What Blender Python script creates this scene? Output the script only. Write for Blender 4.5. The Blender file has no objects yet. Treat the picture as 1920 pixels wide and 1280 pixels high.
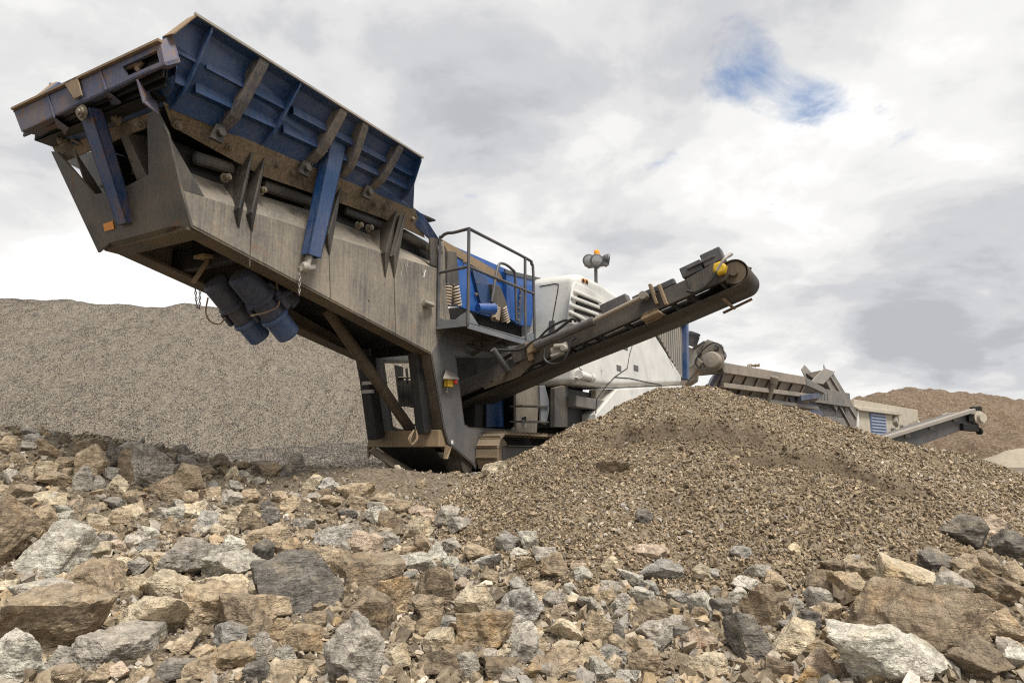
import bpy, bmesh, math, random
import numpy as np
from mathutils import Vector, Matrix
from mathutils.geometry import tessellate_polygon
random.seed(7); RNG = np.random.default_rng(11)
SC = bpy.context.scene
COL = SC.collection
CAM_Z = 0.42
# ------------------------------------------------------------------ camera
FPX, CX, CY, HOR = 1280.0, 960.0, 640.0, 850.0
PITCH = math.atan((HOR-CY)/FPX)
FW = Vector((0, math.cos(PITCH), math.sin(PITCH)))
UP = Vector((0, -math.sin(PITCH), math.cos(PITCH)))
RT = Vector((1, 0, 0))
CAMP = Vector((0, 0, CAM_Z))
cd = bpy.data.cameras.new('camera'); cam = bpy.data.objects.new('camera', cd); COL.objects.link(cam)
cd.sensor_width = 36; cd.lens = 24; cd.clip_end = 3000; cd.clip_start = 0.05
cam.location = CAMP; cam.rotation_euler = (math.pi/2+PITCH, 0, 0)
SC.camera = cam
def ray(x, y): return RT*(x-CX) + UP*(CY-y) + FW*FPX
# ------------------------------------------------------------------ machine frame: x along the machine, y across, z up
AXU = Vector((ray(1691, 850).x, ray(1691, 850).y, 0)).normalized()
AXV = Vector((-AXU.y, AXU.x, 0))
ORG = CAMP + ray(345, 432)*(8.0/FPX)
BASE = Vector((6.0, 0.875, -2.98))
class Frame:
    """a thing's own axes; turns a viewing direction plus one known coordinate into a point in those axes"""
    def __init__(s, org, axu):
        s.o = org; s.u = axu.normalized(); s.v = Vector((-s.u.y, s.u.x, 0)); s.w = Vector((0, 0, 1))
    def loc(s, P): d = P-s.o; return Vector((d.dot(s.u), d.dot(s.v), d.dot(s.w)))
    def world(s, p): return s.o + s.u*p[0] + s.v*p[1] + s.w*p[2]
    def cut(s, x, y, ax, val):
        r = ray(x, y); d = Vector((r.dot(s.u), r.dot(s.v), r.dot(s.w))); o = s.loc(CAMP)
        return o + d*((val-o[ax])/d[ax])
    def S(s, x, y, v=0.0): return s.cut(x, y, 1, v)
    def E(s, x, y, u=0.0): return s.cut(x, y, 0, u)
    def L(s, x, y, w=0.0): return s.cut(x, y, 2, w)
    def G(s, x, y, pt, n):
        r = ray(x, y); d = Vector((r.dot(s.u), r.dot(s.v), r.dot(s.w))); o = s.loc(CAMP)
        return o + d*((Vector(pt)-o).dot(n)/d.dot(n))
MF = Frame(ORG, AXU)
S, E, L = MF.S, MF.E, MF.L
# ------------------------------------------------------------------ objects
def tag(o, label=None, cat=None, group=None, kind=None):
    if label: o['label'] = label
    if cat: o['category'] = cat
    if group: o['group'] = group
    if kind: o['kind'] = kind
    return o
def empty(name, loc, rz=0.0):
    o = bpy.data.objects.new(name, None); COL.objects.link(o); o.location = loc; o.rotation_euler = (0, 0, rz)
    o.empty_display_size = .3
    return o
class MB:
    """collects boxes, plates, tubes; build() links them as one mesh object"""
    shift = Vector((0, 0, 0))
    def __init__(s): s.v = []; s.f = []; s.sm = []
    def add(s, vs, fs, smooth=False):
        n = len(s.v); s.v += [Vector(p) for p in vs]
        for f in fs: s.f.append([i+n for i in f]); s.sm.append(smooth)
        return s
    def plate(s, pts, vec, holes=()):
        pts = [Vector(p) for p in pts]; vec = Vector(vec)
        loops = [pts]+[[Vector(p) for p in h] for h in holes]
        nrm = Vector((0, 0, 0))
        for i in range(len(pts)): nrm += pts[i].cross(pts[(i+1) % len(pts)])
        flip = nrm.dot(vec) > 0
        allp = [p for l in loops for p in l]; n = len(allp)
        if holes:
            q = nrm.normalized().to_track_quat('Z', 'Y').inverted()
            tris = [list(t) for t in tessellate_polygon([[q @ p for p in l] for l in loops])]
            fixed = []
            for t in tris:
                a, b, c = (allp[i] for i in t)
                fixed.append(t if (b-a).cross(c-a).dot(nrm) > 0 else t[::-1])
            tris = fixed
        else: tris = [list(range(n))]
        fs = []
        for t in tris:
            fs.append(t[::-1] if flip else t); r = [i+n for i in t]; fs.append(r if flip else r[::-1])
        k = 0
        for l in loops:
            m = len(l)
            for i in range(m):
                a, b = k+i, k+(i+1) % m
                q = [a, b, b+n, a+n]
                fs.append(q if flip else q[::-1])
            k += m
        return s.add(allp+[p+vec for p in allp], fs)
    def box(s, c, size, ax=None):
        c = Vector(c); X, Y, Z = ax or (Vector((1, 0, 0)), Vector((0, 1, 0)), Vector((0, 0, 1)))
        X, Y, Z = X*size[0]/2, Y*size[1]/2, Z*size[2]/2
        vs = [c+X*a+Y*b+Z*d for d in (-1, 1) for b in (-1, 1) for a in (-1, 1)]
        return s.add(vs, [(0, 2, 3, 1), (4, 5, 7, 6), (0, 1, 5, 4), (2, 6, 7, 3), (0, 4, 6, 2), (1, 3, 7, 5)])
    def rng(s, lo, hi):
        lo, hi = Vector(lo), Vector(hi); d = hi-lo
        return s.box((lo+hi)/2, (abs(d.x), abs(d.y), abs(d.z)))
    def beam(s, a, b, w, h, up=(0, 0, 1)):
        a, b = Vector(a), Vector(b); X = (b-a); l = X.length; X.normalize()
        Y = Vector(up).cross(X)
        if Y.length < 1e-4: Y = Vector((1, 0, 0)).cross(X)
        Y.normalize(); Z = X.cross(Y)
        return s.box((a+b)/2, (l, w, h), (X, Y, Z))
    def tube(s, a, b, r, n=14, r2=None, cap=True):
        a, b = Vector(a), Vector(b); r2 = r if r2 is None else r2
        X = (b-a).normalized(); Y = X.orthogonal().normalized(); Z = X.cross(Y)
        vs = []
        for p, q in ((a, r), (b, r2)):
            for i in range(n):
                t = 2*math.pi*i/n; vs.append(p+(Y*math.cos(t)+Z*math.sin(t))*q)
        s.add(vs, [(i, (i+1) % n, n+(i+1) % n, n+i) for i in range(n)], True)
        if cap:
            s.add(vs[:n], [tuple(range(n))[::-1]]); s.add(vs[n:], [tuple(range(n))])
        return s
    def lathe(s, a, ax, prof, n=24):
        a, X = Vector(a), Vector(ax).normalized(); Y = X.orthogonal().normalized(); Z = X.cross(Y); vs = []
        for d, r in prof:
            for i in range(n):
                t = 2*math.pi*i/n; vs.append(a+X*d+(Y*math.cos(t)+Z*math.sin(t))*r)
        for k in range(len(prof)-1):
            sm = False
            s.add(vs[k*n:(k+2)*n], [(i, (i+1) % n, n+(i+1) % n, n+i) for i in range(n)], True)
        s.add(vs[:n], [tuple(range(n))[::-1]]); s.add(vs[-n:], [tuple(range(n))])
        return s
    def path(s, pts, r, n=10, sub=6):
        pts = [Vector(p) for p in pts]
        if sub > 1 and len(pts) > 2:
            P = [pts[0]*2-pts[1]]+pts+[pts[-1]*2-pts[-2]]; out = []
            for i in range(1, len(P)-2):
                for k in range(sub):
                    t = k/sub; p0, p1, p2, p3 = P[i-1:i+3]
                    out.append(.5*((2*p1)+(p2-p0)*t+(2*p0-5*p1+4*p2-p3)*t*t+(3*p1-p0-3*p2+p3)*t**3))
            pts = out+[pts[-1]]
        vs = []; Y = None
        for i, p in enumerate(pts):
            X = (pts[min(i+1, len(pts)-1)]-pts[max(i-1, 0)]).normalized()
            Y = X.orthogonal().normalized() if Y is None else (Y-X*Y.dot(X)).normalized()
            Z = X.cross(Y)
            vs += [p+(Y*math.cos(2*math.pi*k/n)+Z*math.sin(2*math.pi*k/n))*r for k in range(n)]
        m = len(pts)
        fs = [(i*n+k, i*n+(k+1) % n, (i+1)*n+(k+1) % n, (i+1)*n+k) for i in range(m-1) for k in range(n)]
        s.add(vs, fs, True)
        s.add(vs[:n], [tuple(range(n))[::-1]]); s.add(vs[-n:], [tuple(range(n))])
        return s
    def mirror(s, vm):
        n = len(s.v); f0 = list(s.f); m0 = list(s.sm)
        s.v += [Vector((p.x, 2*vm-p.y, p.z)) for p in s.v]
        s.f += [[i+n for i in f][::-1] for f in f0]; s.sm += m0
        return s
    def mirrored(s, vm):
        o = MB(); o.v = [Vector((p.x, 2*vm-p.y, p.z)) for p in s.v]; o.f = [f[::-1] for f in s.f]; o.sm = list(s.sm)
        return o
    def build(s, name, mat, parent=None, bevel=0.0, seg=2):
        me = bpy.data.meshes.new(name)
        me.from_pydata([tuple(p-MB.shift) for p in s.v], [], s.f)
        me.polygons.foreach_set('use_smooth', s.sm)
        me.materials.append(mat); me.update()
        o = bpy.data.objects.new(name, me); COL.objects.link(o)
        if parent: o.parent = parent
        if bevel:
            b = o.modifiers.new('bevel', 'BEVEL'); b.width = bevel; b.segments = seg; b.limit_method = 'ANGLE'; b.angle_limit = math.radians(40)
            b.harden_normals = False
        return o
def dup(o, parent, off=(0, 0, 0)):
    c = o.copy(); COL.objects.link(c); c.parent = parent; c.location = Vector(o.location)+Vector(off)
    return c
# ------------------------------------------------------------------ materials
def rgb(h):
    h = h.lstrip('#'); c = [int(h[i:i+2], 16)/255 for i in (0, 2, 4)]
    return tuple((x/12.92 if x < .04045 else ((x+.055)/1.055)**2.4) for x in c)+(1,)
class NT:
    def __init__(s, name):
        s.m = bpy.data.materials.new(name); s.m.use_nodes = True; s.t = s.m.node_tree; s.t.nodes.clear()
        s.out = s.t.nodes.new('ShaderNodeOutputMaterial'); s.b = s.t.nodes.new('ShaderNodeBsdfPrincipled')
        s.t.links.new(s.b.outputs[0], s.out.inputs[0])
    def n(s, typ, **kw):
        nd = s.t.nodes.new('ShaderNode'+typ)
        for k, v in kw.items(): setattr(nd, k, v)
        return nd
    def l(s, a, b): s.t.links.new(a, b)
    def coord(s, scale=(1, 1, 1), kind='Object', rot=(0, 0, 0)):
        tc = s.n('TexCoord'); mp = s.n('Mapping'); mp.inputs['Scale'].default_value = scale; mp.inputs['Rotation'].default_value = rot
        s.l(tc.outputs[kind], mp.inputs['Vector']); return mp.outputs[0]
    def noise(s, vec, scale, detail=4, rough=.55, dist=0.0):
        nd = s.n('TexNoise'); nd.inputs['Scale'].default_value = scale; nd.inputs['Detail'].default_value = detail
        nd.inputs['Roughness'].default_value = rough; nd.inputs['Distortion'].default_value = dist
        s.l(vec, nd.inputs['Vector']); return nd.outputs['Fac']
    def ramp(s, fac, stops, interp='LINEAR'):
        nd = s.n('ValToRGB'); nd.color_ramp.interpolation = interp; e = nd.color_ramp.elements
        while len(e) < len(stops): e.new(.5)
        for x, (p, c) in zip(e, stops):
            x.position = p; x.color = c if isinstance(c, (tuple, list)) else (c, c, c, 1)
        s.l(fac, nd.inputs[0]); return nd.outputs[0]
    def math(s, op, a, b=None, clamp=False):
        nd = s.n('Math', operation=op, use_clamp=clamp)
        for i, x in enumerate((a, b)):
            if x is None: continue
            if isinstance(x, (int, float)): nd.inputs[i].default_value = x
            else: s.l(x, nd.inputs[i])
        return nd.outputs[0]
    def mix(s, fac, a, b, mode='MIX'):
        nd = s.n('Mix', data_type='RGBA', blend_type=mode)
        for sock, x in ((nd.inputs['Factor'], fac), (nd.inputs[6], a), (nd.inputs[7], b)):
            if isinstance(x, (int, float)): sock.default_value = x
            elif isinstance(x, (tuple, list)): sock.default_value = x
            else: s.l(x, sock)
        return nd.outputs[2]
    def bump(s, h, strength=.3, dist=.02):
        nd = s.n('Bump'); nd.inputs['Strength'].default_value = strength; nd.inputs['Distance'].default_value = dist
        s.l(h, nd.inputs['Height']); s.l(nd.outputs[0], s.b.inputs['Normal'])
    def set(s, **kw):
        for k, v in kw.items():
            i = s.b.inputs[k.replace('_', ' ')]
            if isinstance(v, (int, float, tuple, list)): i.default_value = v
            else: s.l(v, i)
        return s.m
DUST = (.30, .235, .155, 1); RUST = (.16, .065, .025, 1)
def paint(name, base, dust=.4, rust=.25, rough=.5, streak=1.0, metal=0.0, dustcol=DUST, topdust=.5, scratch=.15):
    m = NT(name); v = m.coord()
    vs = m.coord((10, 10, .45)); fine = m.coord((1, 1, 1))
    n1 = m.noise(v, 1.3, 6, .6); n2 = m.noise(vs, 3.0, 6, .65); n3 = m.noise(fine, 22, 5, .7); n4 = m.noise(v, 3.5, 8, .72, .4)
    # washed-down dust in streaks
    st = m.math('ADD', m.math('MULTIPLY', n2, .5*streak), m.math('MULTIPLY', n1, .5+.15*streak))
    st = m.math('ADD', st, m.math('MULTIPLY', n3, .26))
    c0 = .95-.5*dust
    st = m.math('SUBTRACT', st, .325*(streak-1.0)); dm = m.ramp(st, [(max(0, c0-.20), 0.0), (min(1, c0+.16), 1.0)])
    dm = m.math('MULTIPLY', dm, min(1, dust*1.6), True)
    # dust lying on upward faces
    g = m.n('NewGeometry'); sx = m.n('SeparateXYZ'); m.l(g.outputs['Normal'], sx.inputs[0])
    tp = m.math('MULTIPLY', m.ramp(sx.outputs[2], [(.25, 0.0), (.75, 1.0)]), topdust)
    tp = m.math('MULTIPLY', tp, m.ramp(n4, [(.25, .45), (.6, 1.0)]))
    dm = m.math('MAXIMUM', dm, tp)
    rm = m.ramp(n4, [(.70-.22*rust, 0.0), (.80-.2*rust, 1.0)])
    rm = m.math('MULTIPLY', rm, min(1, rust*2), True)
    var = m.ramp(n1, [(.3, .75), (.7, 1.2)])
    bc = m.mix(1.0, base, var, 'MULTIPLY')
    c = m.mix(rm, bc, RUST)
    sc = m.noise(m.coord((14, 14, 2), rot=(.3, .5, .2)), 9, 3, .8)
    c = m.mix(m.math('MULTIPLY', m.ramp(sc, [(.66, 0.0), (.72, 1.0)]), scratch), c, (.35, .33, .30, 1))
    dc = m.mix(n3, tuple(x*.75 for x in dustcol[:3])+(1,), tuple(x*1.2 for x in dustcol[:3])+(1,))
    c = m.mix(dm, c, dc)
    r = m.math('ADD', rough, m.math('MULTIPLY', m.math('MAXIMUM', dm, rm), .35), True)
    m.bump(m.math('ADD', n3, m.math('MULTIPLY', n4, 1.5)), .12, .01)
    return m.set(Base_Color=c, Roughness=r, Metallic=metal)
def plain(name, col, rough=.5, metal=0.0, **kw):
    m = NT(name); n = m.noise(m.coord(), 8, 5, .6)
    c = m.mix(n, tuple(x*.75 for x in col[:3])+(1,), tuple(min(1, x*1.2) for x in col[:3])+(1,))
    return m.set(Base_Color=c, Roughness=rough, Metallic=metal, **kw)
M = {}
M['steel'] = paint('grey_steel', (.052, .05, .047, 1), .26, .5, .5, topdust=.85)
M['leg'] = paint('leg_slate_steel', (.085, .092, .105, 1), .34, .30, .45, 1.1, topdust=.8, dustcol=(.24, .19, .135, 1))
M['edge'] = paint('edge_brown_steel', (.05, .04, .03, 1), .42, .35, .6, 1.0, topdust=.6, dustcol=(.20, .15, .095, 1))
M['conv'] = paint('conveyor_steel', (.058, .055, .052, 1), .27, .36, .5, .8, topdust=.75, dustcol=(.23, .18, .12, 1))
M['steel_dusty'] = paint('dusty_grey_steel', (.078, .08, .085, 1), .57, .55, .5, 1.15, topdust=.9, dustcol=(.30, .255, .195, 1))
M['steel_dark'] = paint('dark_steel', (.035, .034, .033, 1), .26, .10, .5, topdust=.8)
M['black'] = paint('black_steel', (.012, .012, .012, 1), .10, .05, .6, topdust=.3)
M['slate'] = paint('slate_steel', (.14, .155, .18, 1), .26, .22, .45, topdust=.7)
M['rail'] = paint('rail_steel', (.062, .064, .072, 1), .22, .12, .45, topdust=.25)
M['blue'] = paint('blue_paint', (.010, .050, .150, 1), .24, .18, .38, topdust=.5)
M['blue_worn'] = paint('worn_blue_paint', (.013, .050, .15, 1), .47, .75, .55, 1.2, topdust=.6, dustcol=(.20, .135, .075, 1), scratch=.3)
M['blue_bright'] = paint('bright_blue_paint', (.012, .085, .32, 1), .14, .06, .4, topdust=.4)
M['rib'] = paint('rib_blue_dusty', (.035, .048, .08, 1), .5, .3, .45, 1.4, topdust=.5, dustcol=(.24, .19, .13, 1))
M['flange'] = paint('dusty_brown_steel', (.05, .044, .038, 1), .62, .12, .55, 1.8, topdust=.7, dustcol=(.25, .19, .125, 1))
M['brown'] = paint('rusty_brown_steel', (.10, .075, .05, 1), .6, .45, .6, 1.0, dustcol=(.28, .2, .12, 1))
M['white'] = paint('white_paint', (.62, .615, .58, 1), .16, .02, .32, .8, topdust=.25, scratch=.05)
M['cream'] = paint('cream_paint', (.46, .42, .34, 1), .3, .05, .45)
M['belt'] = paint('belt_rubber', (.030, .028, .025, 1), .34, .0, .75, .6, topdust=.8, dustcol=(.16, .13, .09, 1))
M['rubber'] = plain('hose_rubber', (.02, .02, .02, 1), .5)
M['chrome'] = paint('dusty_chrome', (.32, .29, .25, 1), .5, .05, .35, metal=.3)
M['galv'] = paint('pale_steel', (.30, .29, .275, 1), .4, .15, .45, metal=.2)
M['bolt'] = paint('bolt_steel', (.16, .14, .115, 1), .5, .3, .5, metal=.3)
M['spring'] = plain('spring_steel', (.42, .34, .26, 1), .5)
M['yellow'] = plain('yellow_paint', (.62, .40, .02, 1), .45)
M['orange'] = plain('amber_plastic', (.85, .33, .02, 1), .25)
M['red'] = plain('red_plastic', (.65, .04, .02, 1), .35)
M['sticker'] = plain('sticker_white', (.7, .7, .68, 1), .5)
M['sticker_o'] = paint('sticker_orange', (.72, .27, .03, 1), .3, .3, .5)
M['lens'] = plain('lamp_lens', (.30, .30, .30, 1), .15, .5)
M['mud'] = paint('track_mud', (.16, .125, .085, 1), .7, .15, .8, .4, dustcol=(.26, .20, .135, 1))
M['bgdust'] = paint('far_dusty_steel', (.17, .155, .14, 1), .45, .1, .6, .8, dustcol=(.36, .29, .22, 1))
M['bgblue'] = paint('far_blue_paint', (.03, .055, .12, 1), .3, .15, .5)
M['bggrey'] = paint('far_grey_steel', (.12, .122, .125, 1), .35, .1, .5, topdust=.6)
M['slot'] = plain('dark_slot', (.006, .006, .006, 1), .8)
M['slate_l'] = plain('louvre_slat_steel', (.30, .33, .40, 1), .5)
M['bgblue_l'] = plain('louvre_blue', (.10, .17, .34, 1), .5)
M['blue_prop'] = paint('chipped_blue_paint', (.012, .055, .17, 1), .36, .72, .5, 1.1, topdust=.4, dustcol=(.24, .16, .09, 1), scratch=.35)
# ------------------------------------------------------------------ sky: broken overcast
SUN_EL, SUN_AZ = math.radians(62), math.radians(145)   # azimuth clockwise from +Y
def sky():
    w = bpy.data.worlds.new('World'); SC.world = w; w.use_nodes = True; t = w.node_tree; t.nodes.clear()
    N = t.nodes.new; K = t.links.new
    out = N('ShaderNodeOutputWorld'); mixs = N('ShaderNodeMixShader'); b1 = N('ShaderNodeBackground'); b2 = N('ShaderNodeBackground')
    sk = N('ShaderNodeTexSky'); sk.sky_type = 'NISHITA'; sk.sun_disc = False; sk.sun_elevation = SUN_EL; sk.sun_rotation = SUN_AZ
    K(sk.outputs[0], b1.inputs[0]); b1.inputs[1].default_value = .15; b2.inputs[1].default_value = 1.0
    tc = N('ShaderNodeTexCoord'); sep = N('ShaderNodeSeparateXYZ'); K(tc.outputs['Generated'], sep.inputs[0])
    def m(op, a, b=None, c=None, clamp=False):
        n = N('ShaderNodeMath'); n.operation = op; n.use_clamp = clamp
        for i, x in enumerate((a, b, c)):
            if x is None: continue
            if isinstance(x, (int, float)): n.inputs[i].default_value = x
            else: K(x, n.inputs[i])
        return n.outputs[0]
    zz = m('ADD', m('MAXIMUM', sep.outputs[2], 0.0), .28)
    cmb = N('ShaderNodeCombineXYZ'); K(m('DIVIDE', sep.outputs[0], zz), cmb.inputs[0]); K(m('DIVIDE', sep.outputs[1], zz), cmb.inputs[1])
    def noise(sc, det, ro, dist, off, sx=1.0):
        mp = N('ShaderNodeMapping'); mp.inputs['Location'].default_value = off; mp.inputs['Scale'].default_value = (sx, 1, 1); K(cmb.outputs[0], mp.inputs[0])
        n = N('ShaderNodeTexNoise'); n.inputs['Scale'].default_value = sc; n.inputs['Detail'].default_value = det
        n.inputs['Roughness'].default_value = ro; n.inputs['Distortion'].default_value = dist; K(mp.outputs[0], n.inputs['Vector'])
        return n.outputs['Fac']
    big = noise(1.3, 3, .5, .3, (3.1, 1.7, 0), .8); mid = noise(2.7, 10, .56, .3, (7.3, 2.2, 0)); fin = noise(7, 8, .6, .25, (1.3, 5.2, 0))
    def blob(px, py, rdeg, amp):
        d = ray(px, py).normalized(); v = N('ShaderNodeVectorMath'); v.operation = 'DOT_PRODUCT'; v.inputs[1].default_value = d
        K(tc.outputs['Generated'], v.inputs[0])
        s = math.radians(rdeg)
        # gaussian of the angle: exp((dot-1)/s^2)
        e = m('EXPONENT', m('DIVIDE', m('SUBTRACT', v.outputs['Value'], 1.0), s*s))
        return m('MULTIPLY', e, amp)
    val = m('ADD', m('MULTIPLY', big, .42), m('MULTIPLY', mid, .80)); val = m('ADD', m('SUBTRACT', val, .195), m('MULTIPLY', fin, .16))
    for a in ((1850, 590, 4.5, -.09), (1690, 610, 4.5, -.09), (1520, 600, 4, -.05), (1620, 670, 4, -.05), (1170, 490, 5, -.11), (870, 300, 4, -.09), (60, 420, 4, -.11), (330, 60, 11, .0), (1250, 180, 6, -.08), (650, 120, 8, -.03),
              (1900, 690, 4, -.08), (1000, 60, 7, .06), (1480, 330, 9, .055), (30, 530, 4.5, .22), (230, 560, 5, .18), (1320, 560, 4, .16), (1500, 640, 4, .08), (1830, 300, 8, .03), (1100, 320, 4, .08), (1660, 120, 7, .02), (1000, 470, 4, .06), (930, 200, 4, -.05)):
        val = m('ADD', val, blob(*a))
    rp = N('ShaderNodeValToRGB'); e = rp.color_ramp.elements
    st = [(.28, (.46, .465, .49, 1)), (.39, (.575, .58, .60, 1)), (.48, (.70, .70, .70, 1)), (.57, (.82, .815, .80, 1)), (.68, (.97, .96, .94, 1))]
    while len(e) < len(st): e.new(.5)
    for x, (p, c) in zip(e, st): x.position = p; x.color = c
    rp.color_ramp.interpolation = 'EASE'
    K(val, rp.inputs[0]); K(rp.outputs[0], b2.inputs[0])
    hole = None
    for a in ((1390, 105, 2.1, .66), (1410, 160, 1.5, .45), (1515, 198, 1.7, .75), (940, 360, 2.4, .60), (1470, 375, 1.8, .55), (1665, 225, 2.0, .44), (1310, 172, 2.2, .45), (1240, 300, 2, .42), (-1500, -400, 9, .8), (3600, 0, 9, .8)):
        b = blob(*a); hole = b if hole is None else m('ADD', hole, b)
    nz = noise(3.6, 11, .66, .5, (2.7, 9.1, 0))
    hm = m('MULTIPLY', m('SUBTRACT', nz, .5), m('MULTIPLY', m('MULTIPLY', hole, 2.2, clamp=True), 4.2))
    hm = m('MULTIPLY', m('SUBTRACT', m('ADD', hm, hole), .50), 1.5, clamp=True)
    K(m('SUBTRACT', 1.0, m('MULTIPLY', hm, .92)), mixs.inputs[0])
    K(b1.outputs[0], mixs.inputs[1]); K(b2.outputs[0], mixs.inputs[2]); K(mixs.outputs[0], out.inputs[0])
    sd = bpy.data.lights.new('sun', 'SUN'); so = bpy.data.objects.new('sun', sd); COL.objects.link(so)
    sd.energy = 4.5; sd.angle = math.radians(20); sd.color = (1, .95, .87)
    d = Vector((math.sin(SUN_AZ)*math.cos(SUN_EL), math.cos(SUN_AZ)*math.cos(SUN_EL), math.sin(SUN_EL)))
    so.rotation_euler = d.to_track_quat('Z', 'Y').to_euler(); so.location = (0, 0, 30)
sky()
vs = SC.view_settings; vs.view_transform = 'Standard'; vs.look = 'None'; vs.gamma = 1; vs.exposure = 0.18; vs.use_curve_mapping = False
SC.cycles.max_bounces = 5; SC.cycles.use_denoising = False; SC.cycles.filter_width = 1.15
# ------------------------------------------------------------------ noise in numpy
_P = np.random.default_rng(5).random(1 << 16).astype(np.float32)
def _h(ix, iy, iz): return _P[(ix*73856093 ^ iy*19349663 ^ iz*83492791) & 0xffff]
def vnoise(p):
    i = np.floor(p).astype(np.int64); f = (p-i).astype(np.float32); f = f*f*(3-2*f)
    x, y, z = i[:, 0], i[:, 1], i[:, 2]; fx, fy, fz = f[:, 0], f[:, 1], f[:, 2]
    def lx(dy, dz): a = _h(x, y+dy, z+dz); return a+(_h(x+1, y+dy, z+dz)-a)*fx
    def ly(dz): a = lx(0, dz); return a+(lx(1, dz)-a)*fy
    a = ly(0); return (a+(ly(1)-a)*fz)*2-1
def fbm(p, oct=4, rough=.5, lac=2.03):
    s = 0; a = 1.0
    for k in range(oct): s = s+a*vnoise(p*(lac**k)+k*17.3); a *= rough
    return s
def fbm2(x, y, sc, oct=4, rough=.5, off=0.0):
    return fbm(np.stack([np.ravel(x)*sc+off, np.ravel(y)*sc+off*.7, np.full(np.size(x), 3.7+off)], 1), oct, rough).reshape(np.shape(x))
def sstep(a, b, x): t = np.clip((x-a)/(b-a), 0, 1); return t*t*(3-2*t)
# ------------------------------------------------------------------ terrain heights
def smooth_interp(y, xs, zs):
    return sum(np.interp(y+o, xs, zs) for o in (-.6, -.3, 0, .3, .6))/5
def ground_h(x, y, detail=True):
    x = np.asarray(x, float); y = np.asarray(y, float)
    z = smooth_interp(y, [-50, 0, 4.5, 6, 8, 10, 12, 13.2, 22, 32, 60, 120, 600], [-1.4, -1.3, -1.14, -.98, -.70, -.42, -.13, 0, 0, -.5, -1.0, -1.5, -3])
    amp = np.interp(x, [-30, -12, -7.5, -5.8, -4.64, -3.6, -2.6, -1.6], [1.6, 1.55, 1.30, .92, .52, .30, .12, 0])
    yc = np.interp(x, [-12, -7.5, -4.5, -2.5], [9.2, 9.7, 10.9, 11.6]); d = y-yc
    z = z+amp*np.exp(-.5*(d/np.where(d < 0, 2.1, 1.1))**2)
    z = z+.42*np.exp(-.5*(((x-4.3)/1.2)**2+((y-5.7)/1.0)**2))
    z = z+.17*np.exp(-.5*(((x+2.1)/1.1)**2+((y-11.9)/.5)**2)) + .12*np.exp(-.5*(((x+.2)/1.4)**2+((y-12.2)/.5)**2))
    if detail:
        near = np.exp(-np.clip(y-3, 0, 60)/30)
        z = z+near*(.06*fbm2(x, y, .9, 3, .5)+.035*fbm2(x, y, 4, 3, .55, 9)*(y < 30))
    return z
RIDGE = [(1.6, 11.6, 1.10), (2.55, 11.3, 1.54), (3.05, 11.2, 1.56), (4.75, 11.3, 1.14), (6.5, 11.5, .62), (8.3, 11.6, .12), (10.5, 11.8, -.3)]
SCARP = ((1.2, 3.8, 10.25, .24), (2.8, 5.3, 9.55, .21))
def scarp_shade(x, y):  # dark band along the scarp: its under-shadow painted in, along with damp soil
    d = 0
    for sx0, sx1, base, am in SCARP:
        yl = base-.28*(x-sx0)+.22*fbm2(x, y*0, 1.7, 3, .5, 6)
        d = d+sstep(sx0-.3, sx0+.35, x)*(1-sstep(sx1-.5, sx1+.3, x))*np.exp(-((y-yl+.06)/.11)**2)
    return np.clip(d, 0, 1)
def mound_h(x, y, detail=True):
    x = np.asarray(x, float); y = np.asarray(y, float); z = np.full(np.shape(x), -9.0)
    for (ax, ay, az), (bx, by, bz) in zip(RIDGE, RIDGE[1:]):
        dx, dy = bx-ax, by-ay; t = np.clip(((x-ax)*dx+(y-ay)*dy)/(dx*dx+dy*dy), 0, 1)
        d = np.hypot(x-ax-dx*t, y-ay-dy*t)
        d = np.sqrt(d*d+.06)-.2
        s = np.where(d < 2.2, .56*d, .56*2.2+.47*(d-2.2))
        z = np.maximum(z, az+t*(bz-az)-s)
    if detail:
        z = z+.09*fbm2(x, y, .8, 3, .5, 4)+.035*fbm2(x, y, 3.2, 3, .5, 2)
        # slumped scarp across the face
        for sx0, sx1, base, am in SCARP:
            yl = base-.28*(x-sx0)+.22*fbm2(x, y*0, 1.7, 3, .5, 6)
            wx = sstep(sx0-.3, sx0+.35, x)*(1-sstep(sx1-.5, sx1+.3, x))
            k = y-yl
            z = z-am*wx*np.exp(-np.clip(-k, 0, 9)/.55)*sstep(.10, -.08, k)+.04*wx*np.exp(-(np.clip(k, 0, 9)/.3)**2)*(k > 0)
    return z
def surf_h(x, y): return np.maximum(ground_h(x, y), mound_h(x, y))
def drop(px, py, fn=surf_h, far=40.0):
    """the point where a viewing direction meets the ground"""
    r = ray(px, py); r = r/FPX; t = np.linspace(2.5, far, 3000)
    X = CAMP.x+r.x*t; Y = CAMP.y+r.y*t; Z = CAMP.z+r.z*t
    k = np.argmax(Z < fn(X, Y))
    if k == 0: return None
    return Vector((X[k], Y[k], Z[k])), t[k]
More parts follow.
